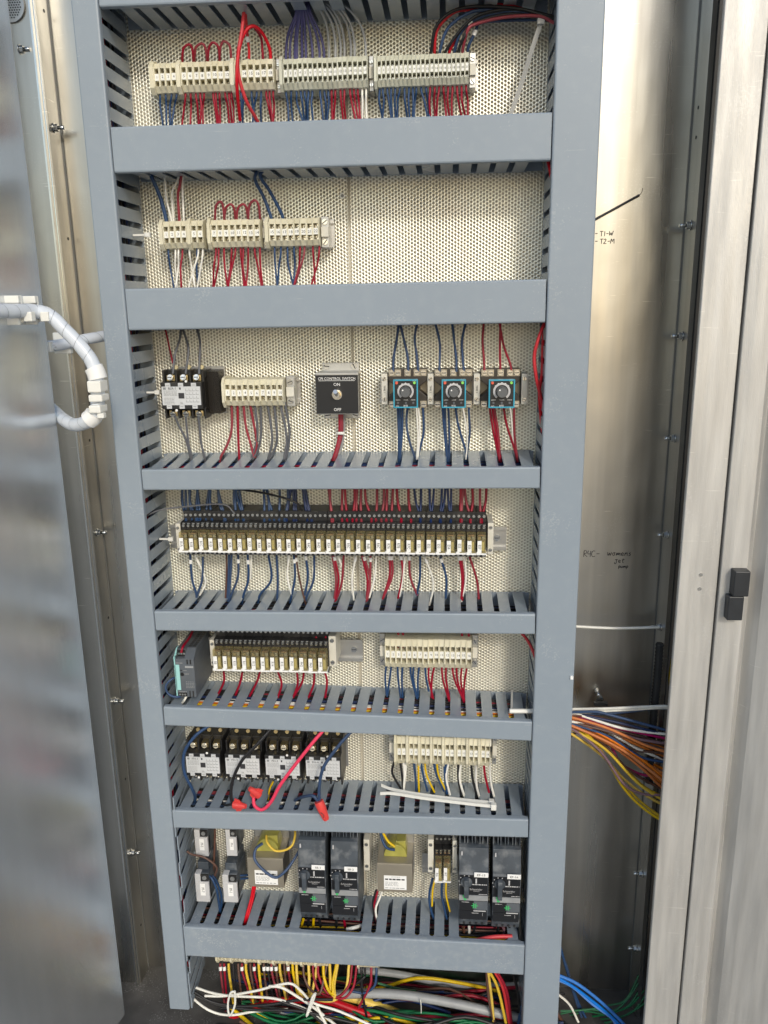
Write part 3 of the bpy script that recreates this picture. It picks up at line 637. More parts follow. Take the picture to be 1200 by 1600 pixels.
# ------------------------------------------------------------------ contactors
def contactor(x0, x1, y0, y1, Yf, txt, label, side_cover, topn=3, ext=(22, 17)):
    """x0..y1: the white label on the front, in picture pixels"""
    xm, ym = (x0 + x1) / 2, (y0 + y1) / 2
    X0, X1 = PX(x0, ym, Yf), PX(x1, ym, Yf); Z1, Z0 = PZ(xm, y0, Yf), PZ(xm, y1, Yf); W = X1 - X0; H = Z1 - Z0
    o = empty('contactor', ((X0 + X1) / 2, YP, Z0), label, 'contactor', 'contactors'); Lx = W / 2; D = YP - Yf
    b = MB(); b.box(-Lx * 1.06, Lx * 1.06, -D + .001, -D + .03, -H * .22, H * 1.22); b.box(-Lx * 1.06, Lx * 1.06, -D + .028, -.004, -H * .75, H * 1.80)
    for s in (-1.03, -.36, .36, 1.03):
        b.box(Lx * s - .0012, Lx * s + .0012, -D + .012, -D + .034, H * 1.20, H * 1.85); b.box(Lx * s - .0012, Lx * s + .0012, -D + .012, -D + .034, -H * .80, -H * .20)
    b.build('housing', 'black', o, bevel=.0006)
    b = MB(); b.box(-Lx * 1.15, Lx * (1.75 if side_cover else 1.2), -.004, -.0005, -H * .72, H * 1.9); b.build('base_plate', 'galvanised', o, bevel=.0004)
    if side_cover:
        b = MB(); b.prism([(-D + .014, -H * .3), (-.004, -H * .62), (-.004, H * 1.75), (-D + .014, H * 1.35)], 'x', Lx * 1.07, Lx * 1.10); b.prism([(-.03, -H * .6), (-.004, -H * .62), (-.004, H * 1.75), (-.03, H * 1.7)], 'x', Lx * 1.1, Lx * 1.7); b.build('side_cover', 'smoke', o)
    l = MB(); y = -D; l.box(-Lx, Lx, y - .0006, y + .001, 0, H, 0)
    for s in (-.67, 0, .67):
        l.box(Lx * (s - .13), Lx * (s + .13), y - .0006, y + .001, H * .99, H * 1.19, 0); l.box(Lx * (s - .13), Lx * (s + .13), y - .0006, y + .001, -H * .19, H * .01, 0)
        l.lines(Lx * (s - .08), Lx * (s + .08), y - .0009, H * 1.04, H * 1.12, 1, 1); l.lines(Lx * (s - .08), Lx * (s + .08), y - .0009, -H * .12, -H * .04, 1, 1)
    l.box(-Lx * .14, Lx * .16, y - .0009, y, H * .36, H * .66, 2); l.box(-Lx * .08, Lx * .0, y - .0009, y, H * .84, H * .95, 2)
    l.box(-Lx * .92, -Lx * .78, y - .0009, y, H * .84, H * .96, 1)
    l.text(txt, -Lx * .44, y - .0010, H * .895, H * .17, 2, sx=1.1)
    l.lines(-Lx * .9, -Lx * .2, y - .0009, H * .50, H * .80, 5, 1, .3); l.lines(-Lx * .9, -Lx * .35, y - .0009, H * .04, H * .42, 5, 1, .25)
    for i in range(4):
        for j in range(4): l.box(Lx * (.24 + i * .18), Lx * (.24 + i * .18 + .14), y - .0009, y, H * (.16 + j * .20), H * (.16 + j * .20 + .02), 1); l.box(Lx * (.24 + i * .18), Lx * (.255 + i * .18), y - .0009, y, H * (.16 + j * .2), H * (.16 + j * .2 + .13), 1)
    l.text('UL', -Lx * .0, y - .0010, H * .12, H * .12, 2)
    l.build('rating_label', ['label_paper', 'ink_grey', 'ink'], o)
    b = MB(); b.cyl((Lx * .30, -D, H * 1.28), (0, -1, 0), .0017, .0012, 10); b.cyl((-Lx * .30, -D, -H * .28), (0, -1, 0), .0017, .0012, 10); b.build('rivet', 'white', o)
    for s in (-.69, 0, .69):
        for zz, up in ((H * 1.42, 1), (-H * .52, -1)):
            t = MB(); c = (Lx * s, -D + .016, zz); t.cyl(c, (0, -1, up * .25), .0040, .0035, 12, 0); t.cyl((c[0], c[1] - .003, c[2] + up * .001), (0, -1, up * .25), .0030, .0022, 10, 0)
            t.box(c[0] - .0028, c[0] + .0028, c[1] - .0058, c[1] - .0050, c[2] + up * .0011 - .0005, c[2] + up * .0011 + .0005, 1); t.box(c[0] - .0055, c[0] + .0055, c[1], c[1] + .018, zz - .004, zz + .0035, 2)
            t.build('terminal_screw', ['bright_metal', 'ink', 'brass'], o)
    t = MB()
    for s in (-.69, 0, .69):
        t.cyl((Lx * s + .001, -D + .040, H * 1.90), (0, -1, .2), .0030, .003, 10)
    t.build('coil_terminal', 'brass', o)
    return o
contactor(253.5, 313.5, 604, 633, .036, 'BLR-1', 'black contactor tagged BLR-1 beside the ten-way terminal strip', True)
for i, (a, c, yt) in enumerate([(291.5, 343, 1183), (353, 405.5, 1185), (415.5, 468, 1186.5), (478.5, 531, 1188.5)]):
    contactor(a, c, yt, yt + 24.5, .030, 'PH-%d' % (i + 1), 'black contactor tagged PH-%d in the row of four contactors' % (i + 1), False)

# ------------------------------------------------------------------ toggle switch box
Yb_ = .052
x0, x1 = PX(493.5, 615, Yb_), PX(560.5, 615, Yb_); z1, z0 = PZ(527, 583, Yb_), PZ(527, 647, Yb_)
o = empty('switch_box', ((x0 + x1) / 2, YP, z0), 'small steel box with black plate and toggle switch', 'switch box'); W = x1 - x0; H = z1 - z0; D = YP - Yb_
b = MB(); b.box(-W / 2, W / 2, -D, -D + .0015, 0, H); b.box(-W / 2, W / 2, -D, -.002, H - .0015, H + .0005); b.box(-W / 2, W / 2, -D, -.002, -.0005, .0015); b.box(-W / 2 + .004, W / 2 - .003, -.0025, -.0005, H - .001, H + .011); b.box(-W / 2 + .004, W / 2 - .003, -.0025, -.0005, -.011, .001)
b.build('bracket', 'galvanised', o, bevel=.0008)
b = MB(); b.box(-W * .475, W * .475, -D + .002, -.006, .002, H - .002); b.build('cover_side', 'black', o)
b = MB(); b.box(-W * .49, W * .49, -D - .0012, -D - .0002, H * .015, H * .955, 0)
b.text('CPI CONTROL SWITCH', 0, -D - .0016, H * .865, W * .088, 1, sx=.93); b.box(-W * .42, W * .42, -D - .0016, -D - .0013, H * .815, H * .823, 1)
b.text('ON', 0, -D - .0016, H * .725, W * .10, 1); b.text('OFF', 0, -D - .0016, H * .11, W * .10, 1); b.build('front_plate', ['black_print', 'white'], o)
b = MB(); b.cyl((0, -D - .0012, H * .48), (0, -1, 0), .0068, .0015, 20, 0); b.cyl((0, -D - .0027, H * .48), (0, -1, 0), .0054, .003, 6, 1); b.cyl((0, -D - .0057, H * .48), (0, -1, 0), .0045, .003, 14, 0)
b.cyl((0, -D - .008, H * .48), (0, -1, .55), .0019, .012, 12, 0, .0030); b.build('toggle', ['bright_metal', 'brass'], o)
sm = screw_mesh(.0042, .0025, 'zinc', 12)
for sx in (-.33, .33):
    for z in (H + .0065, -.0065): place('screw', sm, o, (W * sx, -.0025, z), rot=(0, random.uniform(0, 3), 0))

# ------------------------------------------------------------------ timers on their sockets
Ys, Yt = .058, .028
for i, (s0, s1, t0, t1) in enumerate([(607, 667, 614.5, 653), (678.5, 738, 690, 728), (751, 812.5, 763.5, 804.5)]):
    ym = 607
    X0, X1 = PX(s0, ym, Ys), PX(s1, ym, Ys); Z1, Z0 = PZ((s0 + s1) / 2, 577, Ys), PZ((s0 + s1) / 2, 637, Ys); W = X1 - X0; H = Z1 - Z0
    nth = ['left', 'middle', 'right'][i]
    o = empty('timer_socket', ((X0 + X1) / 2, YP, (Z0 + Z1) / 2), 'dark screw socket under the %s timer' % nth, 'socket', 'timer sockets'); D = YP - Ys
    b = MB(); h = H / 2; w = W / 2
    b.prism([(-w, -h), (w, -h), (w, -h * .42), (w * .62, -h * .1), (w * .62, h * .1), (w, h * .42), (w, h), (-w, h), (-w, h * .42), (-w * .62, h * .1), (-w * .62, -h * .1), (-w, -h * .42)], 'y', -D, -.006); b.build('socket_body', 'socket_brown', o, bevel=.0008)
    b = MB(); b.box(-w, w, -.010, -.004, -h * .40, h * .40); b.build('rail_plate', 'beige_steel', o)
    for zt, xs in ((h * .82, (-.82, -.5, 0, .48, .82)), (-h * .82, (-.82, -.3, .3, .82))):
        for sx in xs:
            m = MB(); m.box(w * sx - .0042, w * sx + .0042, -D - .0004, -D + .004, zt - .0045, zt + .0045, 1); m.cyl((w * sx, -D - .0004, zt), (0, -1, 0), .0036, .002, 12, 0); m.box(w * sx - .003, w * sx + .003, -D - .0027, -D - .0022, zt - .0005, zt + .0005, 2); m.build('terminal_screw', ['bright_metal', 'beige_steel', 'ink'], o)
    # timer
    X0, X1 = PX(t0, 614, Yt), PX(t1, 614, Yt); Z1, Z0 = PZ((t0 + t1) / 2, 593, Yt), PZ((t0 + t1) / 2, 637.5, Yt); W = X1 - X0; H = Z1 - Z0
    t = empty('timer', ((X0 + X1) / 2, Yt, Z0), '%s of the three blue-framed dial timers' % nth, 'timer', 'dial timers'); a = W / 2
    b = MB(); b.box(-a * .97, a * .97, .004, YP - .05 - Yt, .0005, H - .0005); b.build('case', 'cyan_top', t, bevel=.001)
    b = MB(); fw = W * .055
    b.box(-a, -a + fw, -.001, .006, 0, H); b.box(a - fw, a, -.001, .006, 0, H); b.box(-a + fw, a - fw, -.001, .006, H - fw, H); b.box(-a + fw, a - fw, -.001, .006, 0, fw); b.build('bezel', 'cyan', t, bevel=.0004)
    b = MB(); y = 0; b.box(-a + fw, a - fw, 0, .004, fw, H - fw, 0)
    b.text('RTE', 0, -.0004, H * .075, W * .10, 1); b.lines(-a * .8, -a * .55, -.0004, H * .05, H * .09, 1, 1); b.lines(-a * .85, -a * .6, -.0004, H * .935, H * .955, 1, 1); b.lines(a * .55, a * .85, -.0004, H * .935, H * .955, 1, 1)
    for sx in (-.62, .02, .62): b.lines(a * (sx - .18), a * (sx + .18), -.0004, H * .27, H * .30, 1, 1); b.cyl((a * sx, 0, H * .18), (0, -1, 0), W * .045, .0008, 10, 2)
    for k in range(11):
        th = R(-40 + k * 26); cx, cz = a * .62 * math.cos(th), H * .60 + a * .62 * math.sin(th); b.box(cx - .0007, cx + .0007, -.0005, 0, cz - .0007, cz + .0007, 1)
    b.build('face', ['black_print', 'white', 'slate'], t)
    b = MB(); n = 40; vs_ = []; fs = []
    for k in range(n + 1):
        th = R(-52) + R(284) * k / n
        for rr_ in (a * .50, a * .66): vs_.append((rr_ * math.cos(th), -.0007, H * .585 + rr_ * math.sin(th)))
    fs = [(2 * k, 2 * k + 1, 2 * k + 3, 2 * k + 2) for k in range(n)]; b.add(vs_, fs, 0); b.build('dial_ring', 'light_grey', t)
    b = MB(); b.cyl((0, -.0004, H * .575), (0, -1, 0), a * .44, .004, 24, 0); b.cyl((0, -.0044, H * .575), (0, -1, 0), a * .40, .0085, 24, 0, a * .37); b.cyl((-a * .19, -.0129, H * .575 + a * .19), (0, -1, 0), .0010, .0003, 8, 1); b.build('knob', ['grey_knob', 'white'], t)
    for sx, mt in ((-.72, 'red_led'), (.72, 'green_led')):
        b = MB(); b.cyl((a * sx, 0, H * .885), (0, -1, 0), .0018, .0015, 10); b.build('lamp', mt, t)
YB2 = .060
for (c0, c1, txt, lb) in [(596, 605.5, 'TIME 1', 'lettered cream rail clamp left of the first timer'), (668, 677.5, 'TIME 2', 'lettered cream rail clamp between the left and middle timers'), (740, 750, 'TIME 3', 'lettered cream rail clamp between the middle and right timers'), (814.5, 824, None, 'blank cream rail clamp right of the third timer')]:
    X0, X1 = PX(c0, 607, YB2), PX(c1, 607, YB2); Z1, Z0 = PZ(c0, 584, YB2), PZ(c0, 632, YB2)
    o = empty('rail_clamp', ((X0 + X1) / 2, YB2, Z0), lb, 'clamp', 'clamps between the timers'); a = (X1 - X0) / 2; H = Z1 - Z0
    b = MB(); b.box(-a, a, 0, YR - YB2, 0, H, 0); b.build('clamp_body', 'clamp', o, bevel=.0006)
    if txt: b = MB(); b.text(txt, 0, -.0006, H * .5, a * .85, 0, rot=-math.pi / 2, sx=1.0); b.build('lettering', 'ink', o)
    for z in (H * .17, H * .84): place('screw', screw_mesh(a * .62), o, (0, 0, z), rot=(0, random.uniform(0, 3), 0))
o = empty('din_rail', (PX(596, 608, YR), YR, PZ(700, 608, YR)), 'steel rail behind the three timers', 'rail'); off = tuple(o.location); din_rail(o, off, PX(594, 608, YR), PX(826, 608, YR), off[2])

# ------------------------------------------------------------------ power supply
Yf = .008
X0, X1 = PX(274.5, 1050, Yf), PX(304, 1050, Yf); Z0 = PZ(292, 1089, Yf); Z1 = PZ(292, 1019, Yf); W = X1 - X0; H = Z1 - Z0
o = empty('power_supply', (X0, Yf, Z0), 'slim slate power supply with a pale teal edge stripe', 'power supply'); D = YR - Yf
b = MB(); b.box(0, W, 0, D, 0, H * .84); b.prism([(0, H * .84), (.016, H), (D, H), (D, H * .84)], 'x', W * .48, W); b.box(0, W * .48, .011, D, H * .84, H); b.build('housing', 'slate', o, bevel=.0008)
b = MB(); b.box(-.0005, W * .22, -.0008, 0, H * .16, H * .72); b.box(-.0012, .0004, -.0008, .004, 0, H * .90); b.prism([(-.0008, H * .86), (.013, H * 1.01), (.02, H * 1.01), (.004, H * .86)], 'x', -.0012, .0004); b.build('stripe', 'teal', o)
b = MB(); b.box(W * .04, W * .46, .0102, .0112, H * .845, H * .985, 0)
for k in range(3): b.cyl((W * (.12 + k * .14), .0104, H * .90), (0, -1, 0), .0017, .0010, 10, 1)
b.build('upper_terminal', ['black', 'bright_metal'], o)
b = MB(); b.box(W * .05, W * .52, -.0006, .0, H * .02, H * .10, 0)
for k in range(3): b.cyl((W * (.14 + k * .14), -.0004, H * .06), (0, -1, 0), .0014, .0008, 10, 1)
b.build('lower_terminal', ['black', 'bright_metal'], o)
b = MB()
for k in range(2):
    b.box(W * (.62 + k * .17), W * (.69 + k * .17), -.0003, .0004, H * .735, H * .835); b.box(W * (.64 + k * .17), W * (.71 + k * .17), -.0003, .0004, H * .01, H * .14)
for k in range(8):
    y = .020 + k * .007
    for q in range(2): b.box(W * (.54 + q * .22), W * (.70 + q * .22), y, y + .004, H - .0006, H + .0003)
b.build('vent_slot', 'black', o)
b = MB(); b.box(W * .52, W * .95, -.0006, 0, H * .655, H * .695, 0); b.lines(W * .5, W * .95, -.0006, H * .20, H * .36, 5, 0, .3); b.lines(W * .42, W * .7, -.0006, H * .50, H * .54, 1, 0, .4); b.lines(W * .42, W * .6, -.0006, H * .585, H * .61, 1, 0, .4)
b.lines(W * .06, W * .42, -.0006, H * .745, H * .775, 1, 0, .5); b.lines(W * .12, W * .50, -.0006, H * .105, H * .135, 1, 0, .5); b.build('printing', 'slate_light', o)
b = MB(); b.cyl((W * .34, 0, H * .51), (0, -1, 0), .0028, .0006, 14); b.cyl((W * .30, 0, H * .595), (0, -1, 0), .0012, .0006, 10); b.build('trimmer', 'black', o)

# ------------------------------------------------------------------ fuse holders
def fuse_holder(x0, x1, y0, y1, Yf, txt, label):
    xm, ym = (x0 + x1) / 2, (y0 + y1) / 2; X0, X1 = PX(x0, ym, Yf), PX(x1, ym, Yf); Z1, Z0 = PZ(xm, y0, Yf), PZ(xm, y1, Yf); W = X1 - X0; H = Z1 - Z0
    o = empty('fuse_holder', (X0, Yf, Z0), label, 'fuse holder', 'fuse holders'); D = YR - Yf
    b = MB(); b.box(0, W, .004, D, H * .04, H * .98); b.box(W * .1, W * .9, .012, D, H * .98, H * 1.25); b.build('housing', 'black_dusty', o, bevel=.0008)
    b = MB(); b.box(0, W, 0, .012, 0, H * .72); b.box(0, W * .42, 0, .012, H * .72, H); b.build('front', 'light_grey', o, bevel=.0008)
    b = MB(); b.box(W * .42, W * .98, .001, .006, H * .74, H * .96, 0); b.cyl((W * .7, .001, H * .86), (0, -1, 0), W * .16, .0012, 12, 1); b.build('terminal', ['black', 'galvanised'], o)
    b = MB(); b.box(W * .36, W * .72, -.0006, 0, H * .24, H * .66, 0); b.text(txt, W * .54, -.0009, H * .45, W * .30, 1, rot=-math.pi / 2, sx=.75); b.build('tag', ['white', 'ink'], o)
fuse_holder(304.5, 324.5, 1297, 1338, .045, 'PF-5', 'upper left light grey fuse holder beside the left duct')
fuse_holder(353, 369.5, 1297, 1337.5, .045, 'PF-6', 'upper right light grey fuse holder left of the left transformer')
fuse_holder(305.5, 326.5, 1366, 1409, .030, 'PF-7', 'lower left light grey fuse holder beside the left duct')
fuse_holder(348.5, 370.5, 1367.5, 1410, .030, 'PF-1', 'lower right light grey fuse holder left of the left transformer')

# ------------------------------------------------------------------ transformers
def transformer(x0, x1, y0, y1, Yf, label):
    xm, ym = (x0 + x1) / 2, (y0 + y1) / 2; X0, X1 = PX(x0, ym, Yf), PX(x1, ym, Yf); Z1, Z0 = PZ(xm, y0, Yf), PZ(xm, y1, Yf); W = X1 - X0; H = Z1 - Z0
    o = empty('transformer', ((X0 + X1) / 2, YP, Z0), label, 'transformer', 'control transformers'); D = YP - Yf; a = W / 2
    b = MB(); b.box(-a, a, -D, -D + .002, 0, H); b.box(-a, a, -D + .002, -.004, H - .002, H); b.box(-a, a, -D + .002, -.004, 0, .002); b.box(-a, a, -D - .0008, -D, H * .62, H * .995); b.build('end_bell', 'beige_steel', o, bevel=.001)
    b = MB(); b.box(-a * .96, a * .96, -D + .004, -.004, .003, H - .003); b.build('core', 'dark_lamination', o)
    b = MB(); b.box(-a * 1.02, a * 1.02, -.012, -.0005, -.006, H * 1.75); b.build('mounting_frame', 'galvanised', o, bevel=.0008)
    b = MB(); cc = []
    for k in range(13):
        th = math.pi * k / 12; cc.append((math.cos(th) * a * .66, H * 1.0 + math.sin(th) * H * .42))
    b.prism(cc, 'y', -D + .016, -.014, 0, True); b.prism([(a * .05, H), (a * .60, H), (a * .58, H * 1.48), (a * .02, H * 1.45)], 'y', -D + .022, -.018, 0)
    b.build('coil', 'yellow_tape', o, bevel=.001)
    b = MB(); b.box(-a * .62, a * .66, -D - .0006, -D + .0001, H * .10, H * .58, 0); b.lines(-a * .55, a * .55, -D - .0009, H * .42, H * .50, 1, 1, .6); b.lines(-a * .55, a * .2, -D - .0009, H * .22, H * .38, 4, 2, .3); b.lines(-a * .55, a * .55, -D - .0009, H * .13, H * .18, 1, 2, .4); b.lines(-a * .2, a * .3, -D - .0009, H * .53, H * .56, 1, 2, .4)
    b.build('rating_label', ['white', 'ink', 'ink_grey'], o)
    for s in (-1, 1):
        m = MB(); m.cyl((s * a * .80 if s < 0 else a * 1.22, -.012 if s < 0 else -.001, H * 1.62), (0, -1, 0), .0055, .002, 14, 0); m.cyl((s * a * .80 if s < 0 else a * 1.22, -.014 if s < 0 else -.003, H * 1.62), (0, -1, 0), .0042, .003, 6, 0); m.build('mounting_bolt', 'zinc', o)
transformer(387.5, 443, 1341, 1386, .030, 'beige transformer with a blue wire looped across its label')
transformer(589.5, 644.5, 1349.5, 1394, .030, 'beige transformer between the two pairs of breakers')

# ------------------------------------------------------------------ motor breakers
def breaker(x0, x1, y0, y1, Yf, txt, label):
    xm, ym = (x0 + x1) / 2, (y0 + y1) / 2; X0, X1 = PX(x0, ym, Yf), PX(x1, ym, Yf); Z1, Z0 = PZ(xm, y0, Yf), PZ(xm, y1, Yf); W = X1 - X0; H = Z1 - Z0
    o = empty('motor_breaker', ((X0 + X1) / 2, YP, Z0), label, 'breaker', 'motor breakers'); D = YP - Yf; a = W / 2
    b = MB(); b.prism([(-D + .010, 0), (-D + .004, H * .10), (-D + .003, H * .16), (-D + .0012, H * .20), (-D, H * .42), (-D, H * .70), (-D + .002, H * .72), (-D + .010, H * .985), (-D + .016, H), (-.004, H), (-.004, 0)], 'x', -a, a); b.build('housing', 'black_dusty', o, bevel=.0007)
    b = MB(); b.box(-a * .99, a * .99, -D + .034, -.004, H, H * 1.22)
    for k in range(4):
        for e in (-.16, .16): x = a * (-.78 + k * .52 + e); b.box(x - .0008, x + .0008, -D + .018, -D + .034, H * 1.0, H * 1.2)
    b.build('top_fin', 'black_dusty', o)
    b = MB(); b.box(-a * .95, a * .95, -D - .0006, -D + .001, H * .45, H * .70); b.build('dial_plate', 'black_print', o)
    b = MB(); b.box(-a * .98, a * .98, -D - .0012, -D, H * .38, H * .445, 0); b.build('grey_band', 'band_grey', o)
    b = MB(); b.box(-a * .95, a * .95, -D - .0012, -D + .0005, H * .255, H * .378, 0); b.box(a * .02, a * .95, -D - .0015, -D - .0012, H * .265, H * .375, 1); b.box(a * .0, a * .85, -D - .0016, -D - .0012, H * .245, H * .256, 2); b.box(-a * .95, a * .92, -D - .0002, -D + .002, H * .13, H * .244, 0)
    pass
    b.build('faceplate', ['black_print', 'slate', 'light_grey'], o)
    g_ = MB(); c = (a * .08, -D - .0018, H * .318)
    for k in range(6):
        th = math.pi / 3 * k; ux, uz = math.cos(th), math.sin(th); g_.add([(c[0] + ux * W * .03 - uz * W * .022, c[1], c[2] + uz * W * .03 + ux * W * .022), (c[0] + ux * W * .115 - uz * W * .012, c[1], c[2] + uz * W * .115 + ux * W * .012), (c[0] + ux * W * .115 + uz * W * .012, c[1], c[2] + uz * W * .115 - ux * W * .012), (c[0] + ux * W * .03 + uz * W * .022, c[1], c[2] + uz * W * .03 - ux * W * .022)], [(0, 1, 2, 3)])
    for k in range(2): g_.add([(c[0] - W * (.05 - .06 * k), c[1] - .0001, c[2] - W * .06), (c[0] - W * (.02 - .06 * k), c[1] - .0001, c[2] - W * .06), (c[0] - W * (.02 - .06 * k), c[1] - .0001, c[2] + W * .06), (c[0] - W * (.05 - .06 * k), c[1] - .0001, c[2] + W * .06)], [(0, 1, 2, 3)])
    g_.prism([(-a * .75, H * .45), (-a * .40, H * .45), (-a * .50, H * .385), (-a * .65, H * .385)], 'y', -D - .0016, -D - .001); g_.build('green_emblem', 'green_mark', o)
    k_ = MB(); k_.cyl((-a * .50, -D - .0004, H * .615), (0, -1, 0), a * .40, .003, 20); k_.box(-a * .66, -a * .34, -D - .011, -D - .002, H * .46, H * .685); k_.build('rotary_knob', 'black_dusty', o, bevel=.0008)
    p = MB()
    for k in range(5): th = R(70 + k * 35); p.cyl((-a * .50 + a * .50 * math.cos(th), -D - .0006, H * .615 + a * .50 * math.sin(th)), (0, -1, 0), .0009, .0003, 8)
    p.box(a * .12, a * .22, -D - .0012, -D, H * .60, H * .66); p.lines(-a * .1, a * .9, -D - .0009, H * .57, H * .60, 1, 0, .4); p.text('Schneider', a * .16, -D - .0012, H * .525, W * .11, 0); p.text('Electric', a * .20, -D - .0012, H * .503, W * .07, 0); p.lines(a * .35, a * .92, -D - .0009, H * .455, H * .47, 1, 0, .5)
    p.lines(-a * .8, -a * .3, -D - .0016, H * .352, H * .37, 1, 0, .4); p.lines(-a * .1, a * .35, -D - .0004, H * .205, H * .225, 1, 0, .4); p.box(a * .62, a * .64, -D - .0004, -D, H * .18, H * .22)
    p.box(-a * .86, -a * .76, -D + .0060, -D + .0075, H * .91, H * .955); p.build('printing', 'light_grey', o)
    t = MB(); t.box(a * .02, a * .98, -D - .0022, -D - .0008, H * .685, H * .742, 0); t.text(txt, a * .5, -D - .0026, H * .714, W * .115, 1, sx=1.1); t.build('tag', ['white', 'ink'], o, bevel=.0004)
    t = MB()
    for k in range(4): t.cyl((a * (-.75 + k * .48), -D + .0040, H * .125), (0, -1, 0), W * .038, .0022, 12); t.cyl((a * (-.62 + k * .42), -D + .0075, H * .045), (0, -1, 0), W * .042, .0022, 12)
    t.build('screw_opening', 'rubber', o)
breaker(466.5, 509, 1318, 1441, .010, 'SB-1', 'dusty black motor breaker tagged SB-1')
breaker(517.5, 559.5, 1320, 1445.5, .010, 'SB-2', 'dusty black motor breaker tagged SB-2')
breaker(717, 763, 1330, 1452, .010, 'EF-15', 'dusty black motor breaker tagged EF-15')
breaker(769.5, 813.5, 1332.5, 1456, .010, 'EF-16', 'dusty black motor breaker tagged EF-16')
for (x0, x1, y0, y1, lb) in [(568.5, 577.5, 1312, 1360, 'bare steel rail clamp right of the breaker tagged SB-2')]:
    X0, X1 = PX(x0, 1336, .05), PX(x1, 1336, .05); Z1, Z0 = PZ(x0, y0, .05), PZ(x0, y1, .05)
    o = empty('rail_clamp', (X0, .05, Z0), lb, 'clamp'); b = MB(); b.box(0, X1 - X0, 0, YR - .05, 0, Z1 - Z0); b.build('clamp_body', 'clamp', o, bevel=.0006)
    for z in (.16, .86): place('screw', screw_mesh((X1 - X0) * .3), o, ((X1 - X0) / 2, 0, (Z1 - Z0) * z))
    din_rail(o, (X0, .05, Z0), PX(455, 1336, YR), PX(582, 1336, YR), Z0 + (Z1 - Z0) / 2)
# ------------------------------------------------------------------ wires
ORD = ['first', 'second', 'third', 'fourth', 'fifth', 'sixth', 'seventh', 'eighth', 'ninth', 'tenth', 'eleventh', 'twelfth', 'thirteenth', 'fourteenth', 'fifteenth', 'sixteenth', 'seventeenth', 'eighteenth', 'nineteenth', 'twentieth']
WL = {}
def wire(c, where, pts, r=.0015, jitter=True, ferrule=None, k=6):
    P3 = [PT(x, y, Y) for x, y, Y in pts]; base = P3[0]
    m = MB(base); m.tube(P3, r, 8, 0, k)
    mats = ['wire ' + c]
    if ferrule:                                         # white printed sleeve near one end
        s = catmull(P3, 8); i = int(ferrule * (len(s) - 2)); a, b_ = s[i], s[i] + (s[i + 1] - s[i]) / np.linalg.norm(s[i + 1] - s[i]) * .006
        m.tube([a, (a + b_) / 2, b_], r * 1.5, 8, 1, 2); mats.append('white')
    o = m.build('wire', mats, loc=tuple(base)); o['category'] = 'wire'
    L2 = sum(math.hypot(pts[i + 1][0] - pts[i][0], pts[i + 1][1] - pts[i][1]) for i in range(len(pts) - 1)) * (r / .0017)
    if r >= .0045: o.name = 'cable'; o['category'] = 'cable'; L2 = 1e6
    WL.setdefault((where, c), []).append((pts[0][0], o, L2)); return o
def finish_wires():
    for (where, c), L in WL.items():
        L.sort(key=lambda q: q[0]); n = len(L)
        for i, (_, o, _l) in enumerate(L):
            if n == 1: o['label'] = 'the %s wire %s' % (c, where)
            elif n == 2: o['label'] = '%s of two %s wires %s' % (['left', 'right'][i], c, where)
            elif i == n - 1: o['label'] = 'rightmost %s wire %s' % (c, where)
            else: o['label'] = '%s %s wire from the left %s' % (ORD[i], c, where)
            o['group'] = '%s wires %s' % (c, where)
    # past 300 wires the smallest in the picture become one object
    allw = sorted([(q[2], k, q) for k, L in WL.items() for q in L if q[2] < 1e6], key=lambda t: -t[0])
    rest = allw[295:]; rm = MB(); nm_ = []
    for _, k, q in rest:
        o = q[1]; c = 'wire ' + k[1]
        if c not in nm_: nm_.append(c)
        rm.add([tuple(v.co + o.location) for v in o.data.vertices], [tuple(p.vertices) for p in o.data.polygons], nm_.index(c), True)
        bpy.data.objects.remove(o)
    if rest: tag(rm.build('short_wires', nm_), 'the many short wire ends between the terminals and ducts', 'wires', kind='stuff')
rw = random.Random(3)
def drops(c, where, pairs, y0, y1, Y0=.060, Y1=.060, r=.00132, bow=4, sag=8, yend=None):
    for a, b_ in pairs:
        ym = (y0 + y1) / 2; xm = a + (b_ - a) * .35 + rw.uniform(-bow, bow) * .5
        pts = [(a, y0 - 4, Y0), (a + (b_ - a) * .05, y0 + (y1 - y0) * .2, Y0 - .003), (xm, ym, Y0 + rw.uniform(-.006, .004)), (b_, y1, Y1 + rw.uniform(-.006, .006)), (b_ + (b_ - a) * .1, y1 + sag, Y1)]
        wire(c, where, pts, r)
w1 = 'under the top left terminal strip'
drops('blue', w1, [(250, 254), (259, 260), (268, 266), (276, 269), (377, 375), (382, 379), (393, 399), (401, 395), (408, 408)], 142, 190)
drops('red', w1, [(290, 285), (298, 297.5), (306, 310), (313, 313), (319, 317), (333, 339), (337, 342), (343, 344), (352, 358), (358, 362), (362, 365), (416, 424), (421, 426), (427, 427)], 142, 190)
w1 = 'under the top centre terminal strip'
drops('blue', w1, [(447, 451), (455, 457), (463, 472), (470, 475), (476, 478), (482, 481), (488, 489), (500, 505), (507, 509), (513, 511)], 138, 186)
drops('red', w1, [(518, 519), (524, 521), (532, 536), (538, 540), (547, 555), (553, 560), (559, 563)], 138, 186)
drops('white', w1, [(566, 566), (572, 573)], 138, 186)
w1 = 'under the top right terminal strip'
drops('blue', w1, [(593, 597), (598, 598), (605, 611), (611, 613), (617.5, 618), (624.5, 621), (632, 636), (639, 640), (645, 645), (650.5, 647), (658, 668), (666, 671)], 133, 182)
drops('red', w1, [(672, 672), (679, 680), (686, 682), (693, 697), (700, 702), (707, 706), (714, 721), (721, 727), (728.5, 731)], 133, 182)
